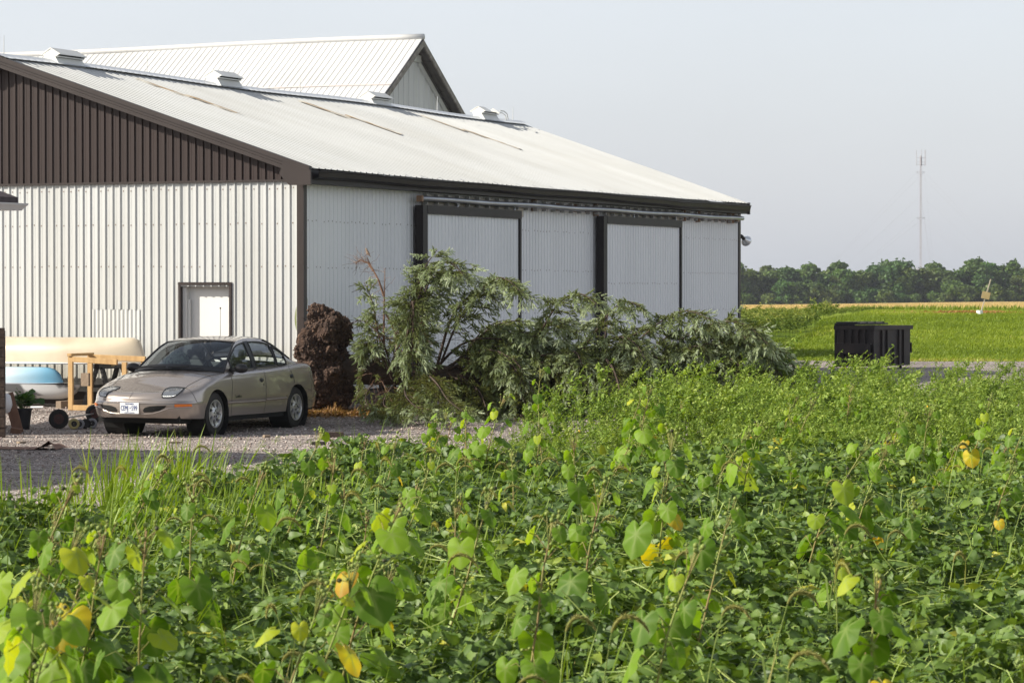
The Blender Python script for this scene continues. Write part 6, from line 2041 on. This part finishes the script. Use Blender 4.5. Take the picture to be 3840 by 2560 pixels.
# dry orange weeds round the root ball and along the wall foot
n = 1300
t = rp.random(n); X = -3.9 + 1.95 * t + rp.normal(0, .06, n); Y = 49.75 + rp.normal(0, .16, n) + .15 * t
clump = .5 + .5 * np.maximum(vnoise(X * 4, Y, 1.0, 41), -.8)
V1, F1, A1 = blades(X, Y, gz(X, Y), rp.uniform(.05, .30, n) * clump * (t < .72) + .03, rp.uniform(.014, .034, n), rp.uniform(.05, .9, n), rp.random(n), 3, .8)
n = 5200; t = rp.random(n); X = -4.0 + 2.3 * t + rp.normal(0, .1, n); Y = 49.9 + rp.normal(0, .22, n)
V2, F2, A2 = blades(X, Y, gz(X, Y), rp.uniform(.01, .05, n), rp.uniform(.02, .05, n), rp.uniform(.6, 2.5, n), rp.random(n), 2)
V, F, A = join([(V1, F1, A1), (V2, F2, A2)]); stuff('dry_weeds', V, F, A, leaf_mat('dry_weed', [(0, (.17, .085, .035)), (.5, (.32, .18, .075)), (1, (.46, .31, .15))], trans=.3, rough=.8))
# loose stones over the gravel
n = 20000
X = rp.uniform(-8.2, 3, n); Y = rp.uniform(23, 52, n)
ok = (np.abs(X) < .19 * Y) & (Y > field_edge(X) - 1.5); X, Y = X[ok], Y[ok]; n = len(X)
sz = rp.uniform(.008, .019, n) * rp.choice([.8, 1, 1.7], n, p=[.5, .42, .08])
Ms = basis(rnd_dir(n, rp), rnd_dir(n, rp)) * sz[:, None, None] * rp.uniform(.6, 1.2, (n, 1, 3))
ocv = np.array([(1, 0, 0), (0, 1, 0), (-1, 0, 0), (0, -1, 0), (0, 0, .8), (0, 0, -.8)], float); ocf = np.array([(0, 1, 4), (1, 2, 4), (2, 3, 4), (3, 0, 4), (1, 0, 5), (2, 1, 5), (3, 2, 5), (0, 3, 5)])
V, F = scatter(ocv, ocf, Ms, np.stack([X, Y, gz(X, Y) + sz * .4], 1))
stone_m = leaf_mat('loose_stone', [(0, (.13, .10, .09)), (.4, (.34, .265, .235)), (.8, (.55, .46, .41)), (1, (.72, .66, .62))], trans=0.0, rough=.85)
stuff('gravel_stones', V, F, {'tint': np.repeat(rp.random(n), 6)}, stone_m)

# ---------------------------------------------------------------- velvetleaf: single plants
vel_mat = leaf_mat('velvetleaf', [(0, (.080, .165, .012)), (.4, (.135, .25, .016)), (.75, (.23, .37, .026)), (.86, (.40, .47, .03)), (.93, (.66, .55, .02)), (1, (.50, .26, .04))], trans=.46, rough=.55, spec=.25, trans_mul=(1.25, 1.25, .35), veins=(.30, .38, .12))
vstem = M('velvetleaf_stem', (.24, .155, .06), .7, var=(5, 3, .35, .65), col2=(.24, .30, .06))
pod_m = leaf_mat('velvetleaf_pod', [(0, (.05, .04, .03)), (.3, (.15, .20, .04)), (1, (.26, .32, .07))], trans=.1, rough=.6)
petal_m = M('orange_petal', (.70, .46, .03), .6)
def heart(seed):
    g = np.random.default_rng(seed); n = 26
    vs, ve, fs = [(0, 0, 0)], [.6], []
    ph0 = g.uniform(0, 6); cup = g.uniform(.12, .42); fold = g.uniform(.02, .055)
    for f in (.35, .7, 1.0):
        for k in range(n):
            p = -PI + 2 * PI * k / n
            ap = abs(p)
            r = .60 + .30 * ((1 + math.cos(p)) / 2) ** 3 + .12 * math.exp(-((ap - 2.25) / .55) ** 2)
            r += .14 * math.exp(-(p / .20) ** 2)
            if f > .5: r *= 1 - .62 * f * math.exp(-((PI - ap) / .26) ** 2)
            r *= 1 + (.018 * math.sin(13 * p + ph0) if f == 1 else 0)
            z = fold * f * math.cos(7 * p) * (f ** .8) - cup * f * f * (.4 + .6 * ap / PI) + .05 * f * math.sin(2 * p + ph0)
            vs.append((math.sin(p) * r * f, math.cos(p) * r * f, z)); ve.append(max(0, (math.cos(7 * p) - .55) / .45) * .8 * (1.15 - f))
    for k in range(n): fs.append((0, 1 + (k + 1) % n, 1 + k))
    for q_ in range(2):
        for k in range(n):
            a = 1 + q_ * n + k; b = 1 + q_ * n + (k + 1) % n
            fs += [(a, b, b + n), (a, b + n, a + n)]
    return np.array(vs), np.array(fs), np.array(ve)
HEART = [heart(k) for k in range(6)]
icb = bmesh.new(); bmesh.ops.create_icosphere(icb, subdivisions=1, radius=1); PV = np.array([tuple(v.co) for v in icb.verts]); PF = np.array([[v.index for v in f.verts] for f in icb.faces]); icb.free()
def velvetleaf(x, y, z, Ht, seed, big=1.0, lean=(.1, 0), nleaf=11, yellow=.12, label=None):
    g = np.random.default_rng(seed)
    t = thing('velvetleaf', label, 'plant', (x, y, z), 0, 'velvetleaf weeds standing above the crop')
    st = MB(); p = np.zeros(3); d = np.array([lean[0], lean[1], 1.0]); ax = [p.copy()]; K = 12
    for i in range(K): d = d + np.array([.015, 0, 0]) + g.normal(size=3) * .055; d /= np.linalg.norm(d); p = p + d * Ht / K; ax.append(p.copy())
    st.tube([tuple(a) for a in ax], [.0085 * (1 - .6 * i / K) for i in range(K + 1)], 6)
    lv = []; pods = []; pet = MB()
    for k in range(nleaf + 3):
        f = .42 + .57 * (k + g.random() * .7) / (nleaf + 3); q_ = f * K; i = min(int(q_), K - 1); b = ax[i] + (ax[i + 1] - ax[i]) * (q_ - i)
        a = k * 2.4 + g.normal(0, .5); out = np.array([math.cos(a), math.sin(a), 0])
        L = (.10 * (1 - .55 * f) + .02) * g.uniform(.8, 1.5) * big
        tip = b + out * L + np.array([0, 0, L * g.uniform(.1, .7)])
        st.tube([tuple(b), tuple(b + out * L * .55 + np.array([0, 0, L * .5])), tuple(tip)], [.003, .0025, .002], 4)
        s = (.092 * (1 - .66 * max(0, f - .58) / .42)) * g.uniform(.55, 1.3) * big
        fwd = out * g.uniform(.15, .75) + np.array([.12, 0, -g.uniform(.45, 1.3)])
        nr = out * g.uniform(.5, 1.1) + np.array([g.normal(0, .3), g.normal(-.25, .3), g.uniform(.2, .8)])
        hv, hf, hve = HEART[g.integers(6)]
        Ms = basis(fwd[None], nr[None]) * s
        V, F = scatter(hv, hf, Ms, tip[None])
        r = g.random(); tn = g.uniform(.05, .80)
        if r < yellow * .55 and f < .72: tn = g.uniform(.9, .96)
        elif r < yellow * 1.2: tn = g.uniform(.8, .88)
        lv.append((V, F, {'tint': np.clip(np.full(len(V), tn) + (np.linalg.norm(hv, axis=1) * .06 if tn > .88 else 0), 0, 1), 'vein': hve}))
        if f > .52:
            for _ in range(g.integers(1, 4)):
                o = b + rnd_dir(1, g)[0] * np.array([1, 1, .6]) * g.uniform(.02, .065)
                st.tube([tuple(b), tuple(o)], [.0018, .0015], 3)
                pods.append((PV * g.uniform(.008, .0145) * np.array([1, 1, .85]) + o, PF, {'tint': np.full(len(PV), g.choice([.05, .5, .7, .9], p=[.08, .30, .32, .30]))}))
    for k in range(g.integers(5, 12)):
        o = ax[-1] + rnd_dir(1, g)[0] * np.array([1, 1, .8]) * g.uniform(.01, .07) + np.array([0, 0, .02]); st.tube([tuple(ax[-2]), tuple(o)], [.002, .0015], 3)
        pods.append((PV * g.uniform(.008, .014) + o, PF, {'tint': np.full(len(PV), g.choice([.05, .6, .9], p=[.06, .44, .50]))}))
    fl = MB()
    for k in range(g.choice([0, 0, 0, 1])):
        o = Vector(ax[-1 - k]) + Vector(rnd_dir(1, g)[0]) * .045
        fl.lathe([(0, 0), (.008, .005), (.011, .009)], o, Vector(rnd_dir(1, g)[0]) + Vector((0, 0, .6)), 6)
    st.build('stem', vstem, t, smooth=True)
    nf = sum(len(a[1]) for a in lv); V, F, A = join(lv + [(a, b_, {**c_, 'vein': np.zeros(len(a))}) for a, b_, c_ in pods])
    me = np_mesh('foliage', V, F, A); o = link('foliage', me, [vel_mat, pod_m], t, smooth=True)
    me.polygons.foreach_set('material_index', (np.arange(len(F)) >= nf).astype(np.int32))
    if fl.v: fl.build('flower', petal_m, t)
    return t
# anchors: (pixel x, pixel y of the top, height above the crop top, size, lean, yellow, leaves, label)
ANCH = [
 (1030, 1600, 1.30, 1.0, .10, .05, 9, 'tall lime velvetleaf with round seed pods in front of the car rear wheel'),
 (845, 1760, 1.05, 1.15, .05, .0, 6, 'velvetleaf with one big pale folded leaf at the crop edge below the car'),
 (1290, 1830, 1.15, 1.25, .14, .22, 11, 'large velvetleaf with reddish stem and mixed green and yellow leaves in mid crop'),
 (1640, 1830, 1.05, 1.1, .06, .0, 10, 'velvetleaf with pale drooping leaves right of the big red stemmed one'),
 (1820, 1420, 1.25, 1.1, .10, .10, 11, 'velvetleaf standing against the dark underside of the fallen spruce'),
 (2060, 1330, 1.45, 1.0, .02, .0, 8, 'thin tall velvetleaf tip before the spruce middle'),
 (2400, 1460, 1.30, 1.25, .05, .05, 13, 'cluster leaved velvetleaf tallest in the weeds right of centre'),
 (2470, 1620, 1.20, 1.15, .06, .12, 12, 'velvetleaf with sunlit broad leaves just in front of the tallest cluster leaved one'),
 (2620, 1590, 1.15, 1.1, .12, .08, 9, 'velvetleaf leaning right with yellow pods among goosefoot weeds'),
 (2800, 1600, 1.15, 1.1, .10, .25, 8, 'velvetleaf with a few browning leaves among the right hand weeds'),
 (3060, 1610, 1.15, 1.15, .22, .05, 10, 'leaning velvetleaf with orange stem and thick dark pods at right'),
 (3590, 1480, 1.25, 1.0, .05, .35, 11, 'velvetleaf with several bright yellow leaves at the far right weeds'),
 (3740, 1560, 1.10, 1.0, .05, .30, 9, 'small yellowing velvetleaf at the right edge of the frame'),
 (3370, 2180, 1.00, 1.35, .18, .22, 10, 'near velvetleaf with a huge yellow green leaf at the lower right'),
 (2420, 2050, 1.05, 1.15, .20, .15, 9, 'velvetleaf with one dark round leaf and a pale yellow one in the lower middle'),
 (2150, 1840, 1.05, 1.1, .02, .0, 8, 'velvetleaf with grey green insect holed leaf in the crop middle'),
 (2560, 1900, 1.05, 1.1, .08, .05, 8, 'velvetleaf sprawling low below the leaning orange stemmed one'),
 (1960, 1960, 1.05, 1.05, .12, .15, 8, 'velvetleaf with small yellow leaves at the centre of the crop'),
 (300, 2010, 1.05, 1.3, .03, .18, 12, 'broad leaved velvetleaf among foxtail grass at the left'),
 (480, 1990, 1.10, 1.2, .08, .15, 11, 'velvetleaf with pods and big dark leaf below the grass clumps'),
 (110, 1960, 1.10, 1.2, .05, .25, 11, 'velvetleaf with hanging dark leaves near the left frame edge'),
 (30, 1780, 1.20, 1.0, .12, .05, 8, 'pod heavy velvetleaf top at the left edge before the gravel'),
 (60, 2260, 1.0, 1.35, .10, .5, 9, 'near velvetleaf with a withered brown and yellow leaf at lower left'),
 (230, 2230, 1.0, 1.3, .05, .05, 9, 'near velvetleaf with pale folded leaf between grass at lower left'),
 (950, 2200, .98, 1.05, .1, .6, 6, 'short velvetleaf with a single yellow leaf in the lower left crop'),
 (1080, 2100, 1.0, 1.0, .1, .35, 7, 'velvetleaf with withered hanging brown leaf in shade of the crop'),
 (700, 1830, 1.0, 1.0, .05, .0, 6, 'small velvetleaf at the crop edge among foxtail heads'),
 (1430, 1700, 1.05, 1.0, .08, .12, 8, 'velvetleaf near the gravel edge with pale leaves and pods'),
 (1180, 1720, 1.05, 1.0, .05, .05, 7, 'velvetleaf below the timber block on the gravel'),
 (1730, 1480, 1.1, .95, .05, .2, 8, 'velvetleaf at the foot of the spruce left part'),
 (1590, 1530, 1.1, .95, .05, .05, 7, 'low velvetleaf where gravel meets the weeds'),
 (3180, 1640, 1.1, 1.0, .1, .1, 8, 'velvetleaf right of the leaning orange stemmed plant'),
 (3460, 1540, 1.1, .95, .05, .15, 8, 'pale velvetleaf below the dumpster among low weeds'),
 (2950, 1500, 1.1, .95, .05, .1, 7, 'velvetleaf below the left side of the dumpster'),
 (2230, 1640, 1.1, 1.0, .05, .1, 8, 'velvetleaf left of the sunlit broad leaved ones'),
 (2000, 1560, 1.1, 1.0, .05, .1, 8, 'velvetleaf in front of the shadowed gravel gap'),
]
for k, (x, y, zt, sz_, ln, yl, nl_, lb_) in enumerate(ANCH):
    zt = zt * (1.36 if y > 1600 else 1.15); sz_ *= 1.28
    # zt: height of the plant; the stem foot is put where a plant of that height shows its tip at (x, y)
    Yd = 20.0
    for _ in range(14):
        p = px(x, y, Yd); ztop_ = gzs(p.x, p.y) + zt * .98
        Yd = Yd * (HC - ztop_) / max(.05, (HC - p.z)); Yd = min(max(Yd, 9.5), 60)
    p = px(x, y, Yd)
    velvetleaf(p.x - ln * zt * .55, p.y, gzs(p.x, p.y), zt, 900 + k, sz_, (ln, 0), nl_, yl, lb_)
# more of them scattered through the crop that nothing tells apart
k = 0
Xs, Ys = frustum(90, 15, 42, -.3)
for x, y in zip(Xs, Ys):
    if y > field_edge(x) - .8 or (y > 36 and x < -.2): continue
    hgt = rp.uniform(.95, 1.25)
    velvetleaf(x, y, gzs(x, y), hgt, 2000 + k, rp.uniform(1.0, 1.3), (rp.normal(.08, .06), rp.normal(0, .05)), int(rp.integers(6, 10)), .10, 'ordinary yellow green velvetleaf weed poking out of the crop')
    k += 1
    if k >= 42: break

# ---------------------------------------------------------------- foxtail stalks with nodding seed heads
head_m = leaf_mat('foxtail_head', [(0, (.16, .15, .035)), (.5, (.30, .30, .075)), (1, (.42, .34, .16))], trans=.35, rough=.7)
def foxtail_proto(seed):
    g = np.random.default_rng(seed)
    L = g.uniform(.13, .19); st = MB(); hx = []
    sx = MB(); p = np.array([0, 0, 0.0]); d = np.array([.03, g.normal() * .05, 1.0]); pts = [p.copy()]
    for i in range(8): d = d + np.array([.02 * i / 3, 0, 0]) + g.normal(size=3) * .02; d /= np.linalg.norm(d); p = p + d * .85 / 8; pts.append(p.copy())
    sx.tube([tuple(a) for a in pts], [.0028] * 8 + [.002], 4)
    for i in (3, 5): 
        b = pts[i]; a = g.uniform(0, 6.28); o = np.array([math.cos(a), math.sin(a), 0])
        w = np.cross(o, [0, 0, 1]) * .005
        q_ = [b, b + o * .08 + np.array([0, 0, .12]), b + o * .2 + np.array([0, 0, .13]), b + o * .30 + np.array([0, 0, .05])]
        sx.grid([[tuple(c - w * s) for c in q_] for s in (-1, 1)])
    core = [p.copy()]; K = 12
    for i in range(K): d = d + np.array([.20, .02, -.05 - .035 * i]); d /= np.linalg.norm(d); p = p + d * L / K; core.append(p.copy())
    hv, hf, ht = [], [], []
    for i in range(K * 16):
        x = g.random() * (K - .01); j = int(x); b = core[j] + (core[j + 1] - core[j]) * (x - j); ax_ = core[j + 1] - core[j]; ax_ /= np.linalg.norm(ax_)
        r = np.cross(ax_, rnd_dir(1, g)[0]); r /= np.linalg.norm(r); rad = .0155 * math.sin(PI * min(1, (x / K) * .85 + .12)) + .002
        tip = b + r * rad + ax_ * .012; w = np.cross(r, ax_) * .0024
        k = len(hv); hv += [b - w, b + w, tip]; hf.append((k, k + 1, k + 2)); ht += [.3, .3, .9]
    cm = MB(); cm.tube([tuple(a) for a in core], [.003 + .0035 * math.sin(PI * min(1, i / K * .85 + .12)) for i in range(K + 1)], 6)
    nv = len(hv); hv += [Vector(v) for v in cm.v]; ht += [.35] * len(cm.v)
    for f in cm.f:
        if len(f) == 4: hf += [(f[0] + nv, f[1] + nv, f[2] + nv), (f[0] + nv, f[2] + nv, f[3] + nv)]
    hm = np_mesh('seed_head', np.array([tuple(v) for v in hv]), np.array(hf), {'tint': np.array(ht)}); hm.materials.append(head_m)
    sm = sx.mesh('stalk'); sm.materials.append(stem_mat)
    return sm, hm
FP = [foxtail_proto(50 + k) for k in range(5)]
def foxtail(x, y, hgt, rz, tl, label):
    sm, hm = FP[int(rp.integers(5))]
    t = thing('foxtail_stalk', label, 'grass stalk', (x, y, gzs(x, y)), rz, 'foxtail stalks with nodding seed heads')
    t.scale = (1.1, 1.1, hgt / .85); t.rotation_euler = (tl, 0, rz)
    for nm, me in (('stalk', sm), ('seed_head', hm)):
        c = bpy.data.objects.new(nm, me); COL.objects.link(c); c.parent = t
for (x, y) in ((722, 1700), (545, 1728), (225, 1742), (690, 1792), (437, 1765), (735, 1820), (840, 1800), (1290, 1770), (1200, 1780), (1445, 1725), (1620, 1765), (1735, 1740), (1800, 1740), (1480, 1680), (1180, 1670), (1350, 1830), (1260, 1860), (1000, 1960), (1120, 2230), (1720, 2090), (1780, 1850), (1560, 1700), (2020, 1740), (2180, 1790), (2700, 1760), (2480, 2090), (2640, 2300), (3120, 1990), (3230, 2150), (2900, 2250), (3560, 1680), (3790, 1900), (2140, 2370), (2260, 2350), (2950, 2480)):
    hg = rp.uniform(.98, 1.2); Yd = 20.0
    for _ in range(12):
        p = px(x, y, Yd); Yd = min(max(Yd * (HC - gzs(p.x, p.y) - hg) / max(.05, HC - p.z), 9.5), 40)
    p = px(x, y, Yd)
    foxtail(p.x - .06, p.y, hg, rp.normal(0, .5), rp.normal(0, .06), 'foxtail stalk with nodding bristly seed head above the crop')
Xs, Ys = frustum(60, 11, 31, -.2)
for x, y in zip(Xs, Ys):
    if y < soy_edge(x) - .3 and (x < .8 or rp.random() < .5): foxtail(x, y, rp.uniform(.74, .95), rp.normal(0, .7), rp.normal(0, .08), 'foxtail stalk with nodding bristly seed head above the crop')

# ================================================================ summer haze
hz = MB(); hz.box((-1700, -60, -4.5), (2200, 2300, 130))
hm_ = bpy.data.materials.new('haze'); hm_.use_nodes = True
hn = hm_.node_tree; hn.nodes.clear()
ho = hn.nodes.new('ShaderNodeOutputMaterial'); hv_ = hn.nodes.new('ShaderNodeVolumePrincipled')
hv_.inputs['Color'].default_value = (.86, .92, 1.0, 1); hv_.inputs['Density'].default_value = .00011; hv_.inputs['Anisotropy'].default_value = .3
hn.links.new(hv_.outputs[0], ho.inputs['Volume'])
tag(hz.build('haze', hm_), kind='stuff')
